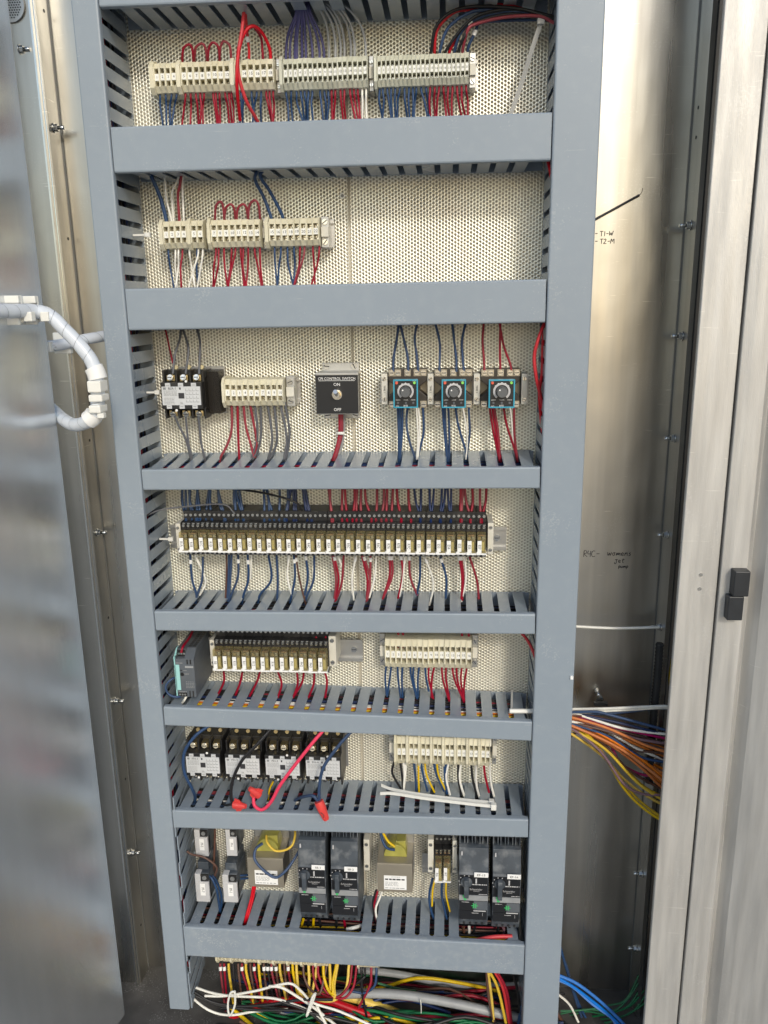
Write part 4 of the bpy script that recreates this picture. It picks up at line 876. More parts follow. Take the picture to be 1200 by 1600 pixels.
# jumper loops
def loop(c, where, a, b_, yb, yt, Y=.056, r=.0016):
    yt += rw.uniform(-4, 3); xm = (a + b_) / 2 + rw.uniform(-2, 2); Y += rw.uniform(-.004, .004); wire(c, where, [(a, yb + 6, Y + .006), (a, yb - 4, Y), (a + (b_ - a) * .12, yt + (yb - yt) * .25, Y - .004), (xm, yt, Y - .006), (b_ - (b_ - a) * .12, yt + (yb - yt) * .25, Y - .004), (b_, yb - 4, Y), (b_, yb + 6, Y + .006)], r)
for a, b_ in [(285, 302), (304, 323), (325, 343), (343, 361)]: loop('red', 'looped above the top left terminal strip', a, b_, 92, 67)
for a, b_ in [(336, 350), (351, 367.5), (370, 387), (388, 406)]: loop('red', 'looped above the second-row middle terminal strip', a, b_, 342, 317)
B = 'looped over the top left terminal strip'
wire('bright red', B, [(381, 20, .03), (378, 48, .025), (372, 85, .02), (373, 118, .02), (385, 158, .03), (401, 187, .05), (406, 200, .06)], .0022)
wire('bright red', B, [(375, 188, .05), (370, 130, .02), (373, 80, .02), (383, 50, .03), (396, 41, .035), (410, 52, .045), (421, 75, .056), (423, 92, .06)], .0021)
wire('bright red', B, [(383, 18, .05), (386, 50, .055), (389, 78, .058), (389, 92, .06)], .0018, ferrule=.45)
wire('red', B, [(397, 42, .05), (408, 60, .056), (411, 92, .06)], .0016)
T_ = 'fanning down to the top centre terminal strip'
for a, b_ in zip((462, 464, 466, 468, 470, 472, 475, 478, 481), (447, 453, 461, 464, 472, 478, 488, 499, 506)):
    wire('purple', T_, [(a, -8, .045), (a + (b_ - a) * .1 + 2, 20, .045), (b_ + (a - b_) * .25, 52, .055), (b_, 78, .060), (b_, 96, .062)], .0016)
for a, b_ in zip((482, 486, 490, 496, 502, 508, 512), (514, 524, 532, 538, 548, 554, 571)):
    wire('silver grey', T_, [(a, 0, .045), (a + (b_ - a) * .45, 9, .045), (b_ - (b_ - a) * .15, 36, .055), (b_, 68, .060), (b_, 94, .062)], .0015)
T_ = 'arching out of the top right terminal strip'
for c, q in [('black', [(673, 88), (674, 79), (684, 37), (724, 12), (807, 13), (866, 30)]), ('bright red', [(679, 88), (679, 79), (684, 45), (712, 18), (750, 16)]), ('blue', [(687.5, 88), (687.5, 79), (700, 44), (733, 20), (770, 16), (840, 22), (866, 30)]), ('black', [(697.6, 88), (697.6, 78), (724, 42), (752, 22), (807, 14), (866, 26)]),
             ('bright red', [(703, 88), (703, 78), (720, 51), (741, 31), (763, 13), (779, 7), (816, 14), (866, 34)]), ('blue', [(711, 88), (711, 77), (722, 48), (752, 26), (807, 18), (845, 23), (866, 32)]), ('black', [(717, 88), (717, 78), (724, 60), (742, 36), (800, 22), (866, 34)]), ('red', [(723, 88), (723, 78), (730, 49), (742, 38), (788, 27), (840, 25), (866, 36)]), ('blue', [(731.5, 88), (731.5, 75), (740, 55), (744, 46), (760, 34), (866, 30)])]:
    Yk = rw.uniform(.036, .056); n = len(q); wire(c, T_, [(x, y, .062 + (Yk - .062) * min(1, i / 2)) for i, (x, y) in enumerate(q)], .0019, ferrule=(.42 if c == 'blue' and q[0][0] > 700 else None))
# second row
U = 'above the second-row left terminal strip'; Lw = 'below the second-row left terminal strip'
wire('blue', U, [(232, 262, .05), (236, 274, .05), (250, 307, .056), (259, 340, .06), (260, 352, .06)], .0026)
for q in ([(254, 262), (258, 285), (260, 311), (267, 340), (268, 352)], [(282, 262), (277, 283), (269, 302), (271, 340), (271, 352)], [(286, 262), (285, 290), (287, 340), (287, 352)]): wire('white', U, [(x, y, .058) for x, y in q], .0015)
wire('red', U, [(285, 262, .052), (281, 290, .052), (278, 305, .055), (280, 340, .058), (280, 352, .06)], .0019)
drops('blue', Lw, [(263, 271), (308, 309)], 387, 445); drops('white', Lw, [(274, 277), (279, 275), (296, 304), (310, 296), (317, 309)], 387, 445); drops('red', Lw, [(285, 283)], 387, 445)
drops('red', 'below the second-row middle terminal strip', [(337.5, 333), (342, 335), (350, 355), (362, 356), (368, 357), (376, 381), (380, 383), (388, 385), (398, 408), (406, 410)], 385, 445)
wire('blue', 'above the second-row right terminal strip', [(412, 262, .05), (402, 268, .045), (399, 282, .048), (412, 308, .055), (423, 338, .06), (424, 350, .062)], .0022)
wire('blue', 'above the second-row right terminal strip', [(420, 266, .05), (410, 268, .04), (407, 277, .04), (421, 298, .05), (440, 334, .06), (442, 350, .062)], .0022)
drops('blue', 'below the second-row right terminal strip', [(429, 433), (439, 434), (449, 458), (459.6, 459)], 384, 444); drops('red', 'below the second-row right terminal strip', [(469, 460), (476, 461), (489, 492), (499, 487)], 384, 444)
# third row
U = 'on top of the contactor tagged BLR-1'; Lw = 'under the contactor tagged BLR-1'
for q in ([(283, 512), (281, 530), (273.5, 554), (270, 584)], [(285, 512), (291, 530), (294.5, 548), (290, 584)], [(307, 510), (312, 530), (312.5, 548), (311, 584)]): wire('grey', U, [(x, y, .060 - .007 * i) for i, (x, y) in enumerate(q)], .0017)
wire('red', U, [(258, 512, .07), (264, 540, .07), (270, 568, .07)], .0013)
for q in ([(272, 647), (278, 662), (290, 686), (297, 711), (298, 722)], [(290, 647), (292, 670), (295, 695), (299, 712), (300, 722)], [(309.5, 647), (312, 670), (314, 690), (319, 712), (321, 722)]): wire('grey', Lw, [(x, y, .05 + .003 * i) for i, (x, y) in enumerate(q)], .0017)
Lw = 'below the ten-way terminal strip'
for q in ([(362, 628), (362, 670), (355, 695), (346, 712), (343, 722)], [(371, 628), (372, 670), (373, 700), (374, 720)], [(380, 628), (384, 665), (392, 695), (397, 715)], [(390, 628), (396, 660), (401, 690), (398, 715)]): wire('red', Lw, [(x, y, .06 + .001 * i) for i, (x, y) in enumerate(q)], .0018)
for q in ([(397, 628), (402, 665), (401, 690), (393, 716)], [(407, 628), (408, 675), (404, 700), (395, 718)], [(417.5, 628), (424, 670), (425, 692), (419, 718)], [(428, 628), (433, 680), (430, 700), (421, 718)], [(437, 628), (446, 668), (448, 690), (444, 718)], [(445, 628), (452, 670), (451, 695), (446, 718)]): wire('grey', Lw, [(x, y, .06 + .001 * i) for i, (x, y) in enumerate(q)], .0018)
Lw = 'hanging from the toggle switch box'
for dx in (0, 2.5, 4.5): wire('red', Lw, [(530 + dx, 640, .07), (530 + dx, 676, .072), (526 + dx * .8, 698, .07), (519 + dx, 720, .068)], .0016)
wire('silver grey', Lw, [(538, 640, .076), (537, 676, .08), (533, 700, .08), (526, 718, .076)], .0018)
b = MB(); q = PT(532, 677, .068); b.cyl((q[0] - .0055, q[1], q[2]), (1, 0, 0), .0022, .011, 8); tag(b.build('cable_tie', 'nylon'), 'small white tie round the red switch wires', 'cable tie')
U = 'above the %s timer'
def up(c, w_, q, r=.0017): wire(c, w_, [(x, y, .066 - .003 * i) for i, (x, y) in enumerate(q)], r)
for q in ([(623, 505), (620, 530), (615, 560), (614.6, 581)], [(625, 505), (631, 530), (637, 558), (638, 580)], [(652, 505), (648, 528), (651, 555), (653.5, 581)]): up('blue', U % 'left', q)
for q in ([(680, 504), (687, 535), (687, 560), (686.5, 581)], [(706.5, 503), (710, 535), (713, 562), (713, 581)], [(728, 503), (722, 532), (723, 560), (725, 581)]): up('blue', U % 'middle', q)
for q in ([(756, 503), (754, 532), (756, 560), (757, 581)], [(782, 503), (781, 540), (782, 581)], [(780, 503), (787, 540), (797, 568), (799, 581)]): up('red', U % 'right', q, .0016)
Lw = 'below the %s timer'
def dn(c, w_, q, r=.0016): wire(c, w_, [(x, y, .060 + .002 * i) for i, (x, y) in enumerate(q)], r)
for q in ([(621, 630), (623, 680), (623, 722)], [(625, 630), (625, 675), (626, 722)], [(629, 630), (628, 680), (624, 722)], [(638, 630), (635, 660), (640, 690), (650, 720)], [(660.5, 630), (662, 672), (658, 694), (651, 722)]): dn('blue', Lw % 'left', q)
for q in ([(650, 630), (653, 680), (651, 718)], [(653, 630), (656, 670), (653, 718)]): dn('white', Lw % 'left', q, .0012)
for q in ([(691, 630), (695, 680), (699, 722)], [(695, 630), (697, 680), (701, 722)], [(700, 630), (702, 670), (702, 722)], [(711, 630), (716, 664), (728, 706), (729, 722)], [(732, 630), (734, 675), (731, 698), (727, 722)]): dn('blue', Lw % 'middle', q)
dn('white', Lw % 'middle', [(722, 630), (730, 680), (728, 718)], .0012)
for q in ([(764, 630), (771, 675), (781, 722)], [(768, 630), (775, 675), (783, 722)], [(771, 630), (779, 680), (781, 722)], [(785.6, 630), (792, 665), (805, 705), (808, 722)], [(803, 630), (804, 680), (809, 722)]): dn('red', Lw % 'right', q)
dn('white', Lw % 'right', [(796, 630), (799, 652), (802, 690)], .0011)
wire('bright red', 'hanging in front of the right duct fingers', [(853, 500, .03), (843, 525, .02), (835, 555, .02), (838, 590, .02), (846, 624, .03), (851, 650, .04)], .0023)
wire('bright red', 'hanging in front of the right duct fingers', [(851, 503, .05), (848, 545, .045), (847, 582, .04), (843, 612, .04), (845, 650, .045), (848, 680, .05)], .0021)
wire('bright red', 'peeping from the right duct below the tall upper duct', [(857, 250, .04), (860, 262, .03), (863, 280, .03)], .003)
wire('bright red', 'slipping into the right duct beside the sixteen-way terminal strip', [(812, 986, .05), (824, 1000, .04), (834, 1020, .03), (840, 1040, .03)], .0022)
# fourth row
U = 'entering the long relay row from above'
for a, b_ in [(285, 290), (290, 291), (296, 306), (297, 300), (308, 313), (309, 309), (327, 322), (329, 331), (340, 352), (341, 350), (366, 372), (368, 380), (370, 368), (373, 381), (412, 413), (416, 428), (417, 421), (437, 436), (450, 445), (455, 448), (458, 459), (462, 463), (473, 480), (475, 487), (477, 486)]:
    wire('blue' if len(WL.get((U, 'blue'), [])) < 19 else 'dark blue', U, [(a, 762, .066), (a + (b_ - a) * .3 + rw.uniform(-2, 2), 785, .062), (b_, 808, .054), (b_, 819, .044)], .0019)
for a, b_ in [(513.5, 518), (516, 520), (535, 534.5), (539, 542), (554, 551), (558, 557), (564.5, 564.5), (570, 580), (589, 587.6), (600, 596), (605, 603.5), (614, 611.6), (620, 626.6), (638, 642), (720, 719.6), (724, 721), (726, 735), (738, 735), (750, 751), (760, 753)]:
    wire('red', U, [(a, 762, .066), (a + (b_ - a) * .3 + rw.uniform(-1.5, 1.5), 785, .062), (b_, 808, .054), (b_, 819, .044)], .0019)
for a, b_ in [(647, 657), (658, 656.6), (671, 673), (678, 673.5), (690.5, 687.5), (696, 689), (699.5, 704), (705, 704.6)]:
    wire('blue' if (U, 'x') in WL else 'dark blue', U, [(a, 762, .066), (a + (b_ - a) * .3, 785, .062), (b_, 808, .054), (b_, 819, .044)], .0017)
wire('black', 'strung across above the left of the long relay row', [(372, 764, .055), (420, 772, .045), (460, 784, .045), (473, 797, .05)], .0016)
wire('grey', 'strung from the left duct to the long relay row', [(229, 806, .03), (250, 797, .035), (287, 792, .045), (348, 788, .05), (367, 803, .05)], .0012)
Lw = 'below the long relay row'
def lows(c, qs, r=.0017, Y=.058):
    for q in qs: wire(c, Lw, [(x, y, Y + .002 * i) for i, (x, y) in enumerate(q)], r, ferrule=(.10 if 'long relay' in Lw and rw.random() < .55 else None))
lows('blue', [[(297, 864), (300, 904), (307, 930), (305, 945)], [(317, 870), (316, 905), (308, 930), (304, 945)], [(358, 864), (357, 905), (355, 940)], [(362, 864), (360, 905), (357, 940)], [(372, 864), (372, 900), (362, 928), (358, 942)], [(387, 864), (388, 905), (381, 928), (378, 942)], [(419, 864), (424, 905), (407, 928), (403, 942)], [(432, 867), (434, 905), (433, 940)], [(459, 864), (461, 900), (456, 928), (453, 942)], [(477, 864), (481, 900), (476, 930)], [(491, 864), (490, 905), (480, 930), (476, 945)], [(656.6, 868), (656, 904), (651, 930)], [(687.5, 868), (697, 902), (696.5, 935)]])
lows('white', [[(304, 866), (319, 899), (321, 912), (312, 930)], [(393, 864), (392, 890), (391, 905)], [(452, 866), (449, 900), (456, 930)], [(528, 868), (534, 884), (536, 893)], [(557, 866), (550, 904), (553, 938)], [(588, 866), (585.5, 901), (577, 934)], [(633, 868), (629, 905), (624, 932)], [(663, 868), (677, 910), (671, 946)], [(725.6, 868), (728, 904), (721, 940)]], .0014)
lows('brown', [[(354, 866), (354, 900), (352, 942)], [(462, 866), (468, 905), (478, 945)]], .0014)
lows('red', [[(518.6, 864), (525, 905), (522, 940)], [(521, 864), (529, 905), (523, 940)], [(537, 868), (534, 910), (525, 938)], [(564.5, 864), (574, 905), (573, 935)], [(567, 864), (578, 905), (574, 938)], [(579, 866), (578, 905), (572, 940)], [(611, 864), (613, 898), (599, 934)], [(608, 864), (609, 898), (598, 936)], [(626, 864), (629, 898), (622, 935)], [(639.5, 864), (641, 901), (652, 930)], [(716.5, 864), (722, 901), (721, 936)], [(719.5, 864), (724, 901), (722, 938)], [(733, 868), (745, 906), (748, 936)]])
# fifth row
Lw = 'below the twelve-relay row'
lows('red', [[(349.6, 1049), (349.6, 1066), (338, 1090)], [(378.5, 1050), (376, 1064), (368, 1086)], [(406, 1049), (402, 1064), (390, 1088)], [(434, 1049), (440, 1069), (434, 1090)], [(464, 1048), (465, 1069), (458, 1090)], [(475, 1048), (472, 1066), (459, 1088)], [(491, 1048), (490, 1069), (482, 1090)], [(507, 1048), (511, 1066), (508, 1090)]], .0017, .05)
for x in (494, 509): wire('red', 'above the twelve-relay row', [(x, 984, .06), (x, 994, .05), (x, 1004, .045)], .0016)
for x in (622.7, 630, 722, 732.5): wire('red', 'above the sixteen-way terminal strip', [(x - 1, 984, .066), (x, 996, .064), (x, 1012, .06)], .0018)
Lw = 'below the sixteen-way terminal strip'
lows('blue', [[(603.5, 1040), (602, 1060), (604, 1086)], [(611.5, 1040), (609, 1060), (605, 1088)], [(621, 1040), (622, 1060), (626, 1090)], [(629, 1040), (628, 1060), (629, 1090)], [(641, 1040), (643, 1060), (651, 1090)], [(646, 1040), (646, 1062), (652, 1092)], [(655, 1040), (653, 1062), (653, 1090)], [(664, 1040), (666, 1060), (670, 1080)]], .0015)
lows('red', [[(670, 1040), (670, 1060), (677, 1092)], [(679, 1040), (675, 1060), (674, 1090)], [(690, 1040), (692, 1062), (702, 1096)], [(697, 1040), (697, 1062), (703, 1096)], [(706, 1040), (711, 1064), (725, 1096)], [(713, 1040), (715, 1064), (725, 1098)], [(722, 1040), (720, 1064), (726, 1096)], [(730, 1040), (726, 1064), (724, 1094)]], .0015)
wire('blue', 'looped left of the power supply', [(284, 1058, .03), (270, 1060, .01), (259, 1072, .005), (264, 1085, .005), (278, 1089, .006), (290, 1084, .02)], .0016)
wire('red', 'entering the power supply top', [(302, 984, .07), (296, 996, .05), (286, 1010, .02), (283, 1020, .015)], .0018)
wire('white', 'below the power supply', [(292, 1086, .012), (288, 1094, .014), (282, 1102, .03)], .0018)
# sixth row
Lw = 'below the paired terminal strip'
lows('black', [[(616, 1190), (613, 1208), (626, 1232)], [(625, 1188), (628, 1210), (630, 1240)], [(716, 1190), (716, 1215), (720, 1240)], [(736, 1190), (739, 1220), (748, 1250)]], .0018)
lows('white', [[(630, 1188), (632, 1210), (631, 1240)], [(635, 1188), (633, 1210), (629, 1238)], [(701.5, 1190), (697, 1214), (704, 1246)], [(721, 1190), (718, 1216), (726, 1246)], [(744.6, 1190), (744, 1222), (751, 1254)], [(765, 1192), (767, 1222), (775, 1256)]], .0019)
lows('blue', [[(646, 1188), (649, 1212), (651, 1244)], [(657, 1188), (661, 1210), (668, 1236)], [(677, 1188), (682, 1210), (694, 1236)], [(694, 1188), (695, 1212), (698, 1240)], [(697, 1188), (697, 1212), (700, 1240)]], .0018)
lows('yellow', [[(653.6, 1192), (654, 1214), (655, 1244)], [(663.5, 1188), (666.6, 1211), (679, 1238)], [(682.6, 1190), (685, 1210), (696, 1234)]], .0015)
lows('red', [[(755.7, 1192), (758, 1212), (764, 1238)]], .0018)
for x, c in [(628, 'brown'), (634, 'brown'), (696, 'white'), (703, 'black'), (716, 'white'), (738, 'black'), (756, 'red'), (766, 'white')]: wire(c, 'above the paired terminal strip', [(x - 1, 1146, .066), (x, 1156, .064), (x, 1166, .06)], .0018)
# loose leads with wire connectors in front of the contactors
wire('blue', 'bowed in front of the left end of the contactors', [(326, 1134, .01), (305, 1150, .004), (288, 1176, .003), (288, 1206, .003), (300, 1232, .010), (305, 1246, .03), (303, 1256, .04)], .0024)
wire('black', 'crossing the contactor tagged PH-2', [(424, 1138, .01), (405, 1160, .003), (379, 1187, .0), (364, 1218, .0), (361, 1244, .0), (365, 1260, .002)], .0024)
wire('black', 'lying on the fingers beside the left red connector', [(346, 1252, .04), (352, 1258, .02), (362, 1257, .006), (370, 1260, .002)], .0018)
wire('pink', 'slung across the contactor tagged PH-3', [(508, 1138, .01), (484, 1166, .0), (441, 1222, -.004), (424, 1252, -.005), (410, 1265, -.004), (398, 1259, .0), (396, 1246, .004)], .0026)
wire('bright blue' if False else 'blue', 'hanging past the contactor tagged PH-4', [(552, 1140, .01), (530, 1164, .003), (506, 1198, -.001), (499, 1228, -.002), (499, 1254, .0)], .0024)
wire('blue', 'rising from a slot to the hanging red connector', [(458, 1262, .05), (462, 1250, .035), (478, 1244, .01), (490, 1244, .0), (498, 1254, .0)], .0024)
wire('yellow', 'hooked into a slot below the contactors', [(427, 1221, .05), (421, 1234, .05), (419, 1252, .055)], .0013)
def wing(x, y, dx, dy, label, Y=0.0, L=.020, r=.0055, wings=True, s=1):
    a = Vector(PT(x, y, Y)); d = Vector(PT(x + dx, y + dy, Y - .004)) - a; d.normalize(); o = empty('wire_connector', a, label, 'wire connector', 'red wire connectors')
    b = MB(); b.tube([tuple(d * t) for t in (0, L * .2, L * .5, L * .85, L)], [r * 1.12, r * 1.15, r, r * .72, r * .62], 14, 0, raw=True); b.build('cap', 'wing_red', o)
    if wings:
        n = Vector((0, 1, 0)).cross(d).normalized(); f = Vector((0, .001, 0)); b = MB()
        for sg in (-1, 1):
            p = [d * L * .05 + n * sg * r * .9, d * L * .12 + n * sg * r * 1.9, d * L * .5 + n * sg * r * 1.6, d * L * .75 + n * sg * r * .6]
            b.add([tuple(q - f) for q in p] + [tuple(q + f) for q in p], [(0, 1, 2, 3), (7, 6, 5, 4), (0, 4, 5, 1), (1, 5, 6, 2), (2, 6, 7, 3), (3, 7, 4, 0)])
        b.build('wing', 'wing_red', o)
    else:
        b = MB()
        for k in range(10): th = 2 * math.pi * k / 10; nn = d.orthogonal().normalized(); bb = d.cross(nn); e = nn * math.cos(th) + bb * math.sin(th); b.tube([tuple(d * L * .3 + e * r * 1.05), tuple(d * L * .95 + e * r * .66)], .0006, 5, 0, 2)
        b.build('rib', 'wing_red', o)
        b = MB(); b.tube([tuple(d * L * .45 + Vector((-.001, -r * 1.15, 0))), tuple(d * L * .6 + Vector((.0015, -r * 1.1, 0))), tuple(d * L * .75 + Vector((-.0005, -r * 1.0, 0)))], .0005, 5); b.build('ink_mark', 'ink', o)
wing(366, 1257, 12, 2, 'red winged wire connector on the black lead', .0)
wing(405, 1242, -9, -6, 'red winged wire connector on the pink lead', .004)
wing(498, 1252, 10, 24, 'long red wire connector hanging over the duct edge', -.003, .030, .0062, False)
# loose cable ties
def tie(pts, label, hd, Z=None):
    P3 = [tuple(PT(*q)) for q in pts]; o = empty('cable_tie', P3[0], label, 'cable tie', 'loose cable ties'); off = P3[0]
    C = catmull(P3, 6); b = MB(off); n = len(C); vs_ = []
    for q in C: vs_ += [(q[0], q[1] - .0004, q[2] + .0024), (q[0], q[1] - .0004, q[2] - .0024), (q[0], q[1] + .0012, q[2] - .0024), (q[0], q[1] + .0012, q[2] + .0024)]
    fs = []
    for i in range(n - 1):
        for j in range(4): jj = (j + 1) % 4; fs.append((4 * i + j, 4 * i + jj, 4 * i + 4 + jj, 4 * i + 4 + j))
    b.add(vs_, fs); b.build('strap', 'nylon', o)
    e = P3[-1] if hd else P3[0]; b = MB(off); b.box(e[0] - .001, e[0] + .007, e[1] - .004, e[1] + .004, e[2] - .0045, e[2] + .0045); b.build('head', 'nylon', o, bevel=.0008)
tie([(595.5, 1227, .062), (615, 1234, .055), (660, 1242, .045), (715, 1249, .038), (765, 1254, .034)], 'upper of the two loose white cable ties on the duct', True)
tie([(594, 1240, .048), (615, 1240, .045), (660, 1247, .036), (715, 1254, .028), (768, 1260, .022)], 'lower of the two loose white cable ties on the duct', True)
# tie hanging at top right: strap runs mostly downwards
P3 = [PT(852, 20, .05), PT(845, 36, .045), (PT(832, 75, .05)), PT(815, 130, .06), PT(797, 182, .066)]
o = empty('cable_tie', tuple(P3[1]), 'long grey cable tie hanging at the top right corner', 'cable tie'); b = MB(P3[1]); vs_ = []; C = catmull(P3[1:], 6)
for q in C: vs_ += [(q[0] - .0028, q[1], q[2]), (q[0] + .0028, q[1], q[2]), (q[0] + .0028, q[1] + .0012, q[2]), (q[0] - .0028, q[1] + .0012, q[2])]
b.add(vs_, [(4 * i + j, 4 * i + (j + 1) % 4, 4 * i + 4 + (j + 1) % 4, 4 * i + 4 + j) for i in range(len(C) - 1) for j in range(4)]); b.build('strap', 'nylon_dim', o)
b = MB(P3[1]); q = P3[1]; b.box(q[0] - .0045, q[0] + .0045, q[1] - .004, q[1] + .003, q[2] - .002, q[2] + .008); b.build('head', 'nylon_dim', o, bevel=.0008)
# white tube and strip at the right end of the sloping duct
b = MB(); a, c = PT(796, 1111, .018), PT(832, 1111, .022); b.tube([a, (a + c) / 2, c], .0034, 10); tag(b.build('plastic_tube', 'silver_tube' if False else 'nylon'), 'short white tube lying at the right end of the sloping duct', 'tube')
b = MB(); a = PT(800, 1080, .062); c = PT(799, 1112, .022); b.tube([a, c], .0022, 4); tag(b.build('plastic_strip', 'nylon_dim'), 'pale upright strip beside the short white tube', 'strip')
# seventh row
wire('brown', 'between the fuse holders', [(292, 1330, .03), (300, 1335, .03), (320, 1340, .028), (338, 1354, .03), (336, 1368, .04)], .0017)
wire('brown', 'between the fuse holders', [(336, 1296, .06), (335, 1330, .06), (333, 1370, .06)], .0017)
wire('blue', 'between the fuse holders', [(324, 1366, .04), (332, 1374, .035), (339, 1392, .035), (344, 1424, .045)], .0019)
wire('blue', 'between the fuse holders', [(329, 1366, .05), (338, 1376, .05), (346, 1400, .05), (345, 1424, .055)], .0019)
for y in (1368, 1373): wire('blue', 'running from a fuse holder to the left transformer', [(366, y, .05), (376, y, .052), (390, y - 1, .06)], .0017)
wire('blue', 'looped across the left transformer', [(410, 1318, .04), (400, 1326, .03), (398, 1342, .022), (410, 1358, .018), (430, 1371, .018), (446, 1361, .02), (458, 1345, .03), (468, 1328, .04), (474, 1312, .05)], .0022)
wire('yellow', 'looped above the left transformer', [(416, 1306, .045), (418, 1317, .034), (430, 1329, .028), (446, 1328, .028), (457, 1320, .03), (461, 1306, .04), (461, 1298, .05)], .0019)
for dx in (0, 3): wire('bright red', 'below the left transformer', [(396 + dx, 1382, .05), (392 + dx, 1405, .045), (385 + dx, 1430, .035), (379 + dx * .5, 1456, .028)], .0019)
wire('blue', 'entering the right transformer', [(594, 1298, .05), (598, 1314, .045), (605, 1325, .04), (617, 1328, .038)], .0021); wire('yellow', 'entering the right transformer', [(597, 1298, .05), (606, 1314, .04), (617, 1323, .038)], .0019)
wire('white', 'below the right transformer', [(598, 1390, .05), (592, 1406, .05), (587, 1420, .048), (589, 1438, .05)], .0018); wire('red', 'below the right transformer', [(591, 1390, .055), (587, 1404, .05), (584, 1418, .05), (587, 1440, .052)], .0018); wire('black', 'below the right transformer', [(588, 1390, .055), (583, 1408, .05), (584, 1426, .05), (586, 1442, .052)], .0018)
Lw = 'below the pair of relays'
wire('blue', Lw, [(676, 1372, .06), (671, 1396, .058), (672, 1416, .055), (678, 1436, .055)], .0019); wire('blue', Lw, [(691, 1372, .06), (690, 1396, .058), (693, 1412, .055), (698, 1436, .055)], .0019); wire('yellow', Lw, [(680, 1372, .056), (676, 1392, .052), (675, 1416, .05)], .0014); wire('yellow', Lw, [(697.6, 1372, .056), (697, 1398, .052), (703, 1424, .05)], .0014)
wire('bright red', 'lying in the right opening of the lowest duct', [(716, 1474, .020), (740, 1470, .018), (770, 1464, .018), (800, 1463, .022)], .0032); wire('yellow', 'lying in the right opening of the lowest duct', [(730, 1478, .016), (750, 1473, .014), (780, 1470, .016), (800, 1472, .02)], .0026); wire('red', 'lying in the right opening of the lowest duct', [(716, 1478, .03), (750, 1476, .03), (800, 1474, .03)], .0028)
wire('bright red', 'lying in the left opening of the lowest duct', [(534, 1466, .02), (548, 1462, .022), (566, 1458, .03)], .0026); wire('white', 'lying in the left opening of the lowest duct', [(542, 1452, .03), (552, 1450, .03), (566, 1446, .04)], .003)
for x, c in [(474, 'yellow'), (482, 'black'), (490, 'yellow'), (499, 'black'), (526, 'black'), (537, 'red'), (724, 'brown'), (733, 'white'), (742, 'black'), (778, 'black'), (786, 'mauve'), (796, 'black')]: wire(c, 'under the breakers', [(x, 1436 + (x > 600) * 12, .04), (x + rw.uniform(-3, 3), 1450 + (x > 600) * 8, .042), (x + rw.uniform(-8, 8), 1472, .05)], .0022)
# bottom: wires leaving the two lower strips
Lw = 'dangling under the long bottom terminal strip'
bt = [(344, 'red', 352), (350, 'red', 356), (357, 'yellow', 366), (364, 'black', 372), (372, 'brown', 380), (378, 'red', 396), (384, 'yellow', 398), (391, 'brown', 402), (397, 'red', 410), (404, 'yellow', 412), (412, 'brown', 420), (418, 'black', 430), (424, 'red', 438), (431, 'brown', 440), (437, 'yellow', 450), (444, 'brown', 452), (450, 'red', 462), (457, 'yellow', 470)]
for x, c, xe_ in bt: wire(c, Lw, [(x, 1505, .06), (x + 1, 1520, .055), (x + (xe_ - x) * .5, 1545, .05), (xe_, 1575, .06), (xe_ + 6, 1602, .08)], .0022 if c == 'yellow' else .0019, ferrule=(.12 if c in ('red', 'black', 'brown') and rw.random() < .8 else None))
for x, c, xb, yb, xe_ in [(463, 'yellow', 468, 1550, 490), (474, 'brown', 484, 1545, 505), (482, 'yellow', 486, 1556, 540), (489, 'red', 500, 1550, 545), (497, 'red', 512, 1552, 552), (505, 'yellow', 512, 1545, 520), (515, 'yellow', 517, 1550, 522)]:
    wire(c, 'curling in loops under the bottom terminal strip', [(x, 1505, .06), (x + 1, 1525, .05), (xb, yb, .04), ((xb + xe_) / 2 + 4, yb + 8, .035), (xe_, yb - 10, .045), (xe_ + 5, 1510, .06), (xe_ + 7, 1495, .07)], .0024 if c == 'yellow' else .0020)
for x, c, q in [(565, 'black', [(566, 1550), (573, 1590)]), (570, 'black', [(568, 1528), (552, 1541)]), (580, 'red', [(578, 1540), (560, 1575)]), (588, 'blue', [(585, 1540), (570, 1551), (546, 1548)])]:
    wire(c, 'under the short bottom terminal strip', [(x, 1510, .06), (x, 1522, .055)] + [(a, b_, .05) for a, b_ in q], .0021)
Lw = 'sweeping across the bottom of the cabinet'
for c, q, r in [('white', [(276, 1520), (286, 1540), (304, 1562), (330, 1580), (360, 1586), (400, 1580), (450, 1577)], .0020), ('white', [(306, 1543), (330, 1551), (360, 1556), (420, 1559), (450, 1566), (480, 1578), (500, 1592), (515, 1606)], .0020), ('white', [(320, 1556), (352, 1556), (400, 1548), (430, 1540), (455, 1537), (472, 1550), (490, 1567), (530, 1580), (580, 1602)], .0020), ('white', [(420, 1541), (440, 1543), (466, 1558), (490, 1574), (530, 1606)], .0022), ('white', [(495, 1572), (503, 1588), (512, 1606)], .0024),
                ('black', [(304, 1550), (330, 1565), (370, 1572), (420, 1570), (470, 1562), (520, 1562)], .0024), ('black', [(306, 1556), (340, 1570), (400, 1578), (470, 1580), (560, 1600)], .0024), ('black', [(440, 1565), (480, 1580), (510, 1604)], .0024)]:
    wire(c, Lw, [(x, y, .02 + .0004 * i) for i, (x, y) in enumerate(q)], r)
Lw = 'lying as thick cable on the cabinet bottom'
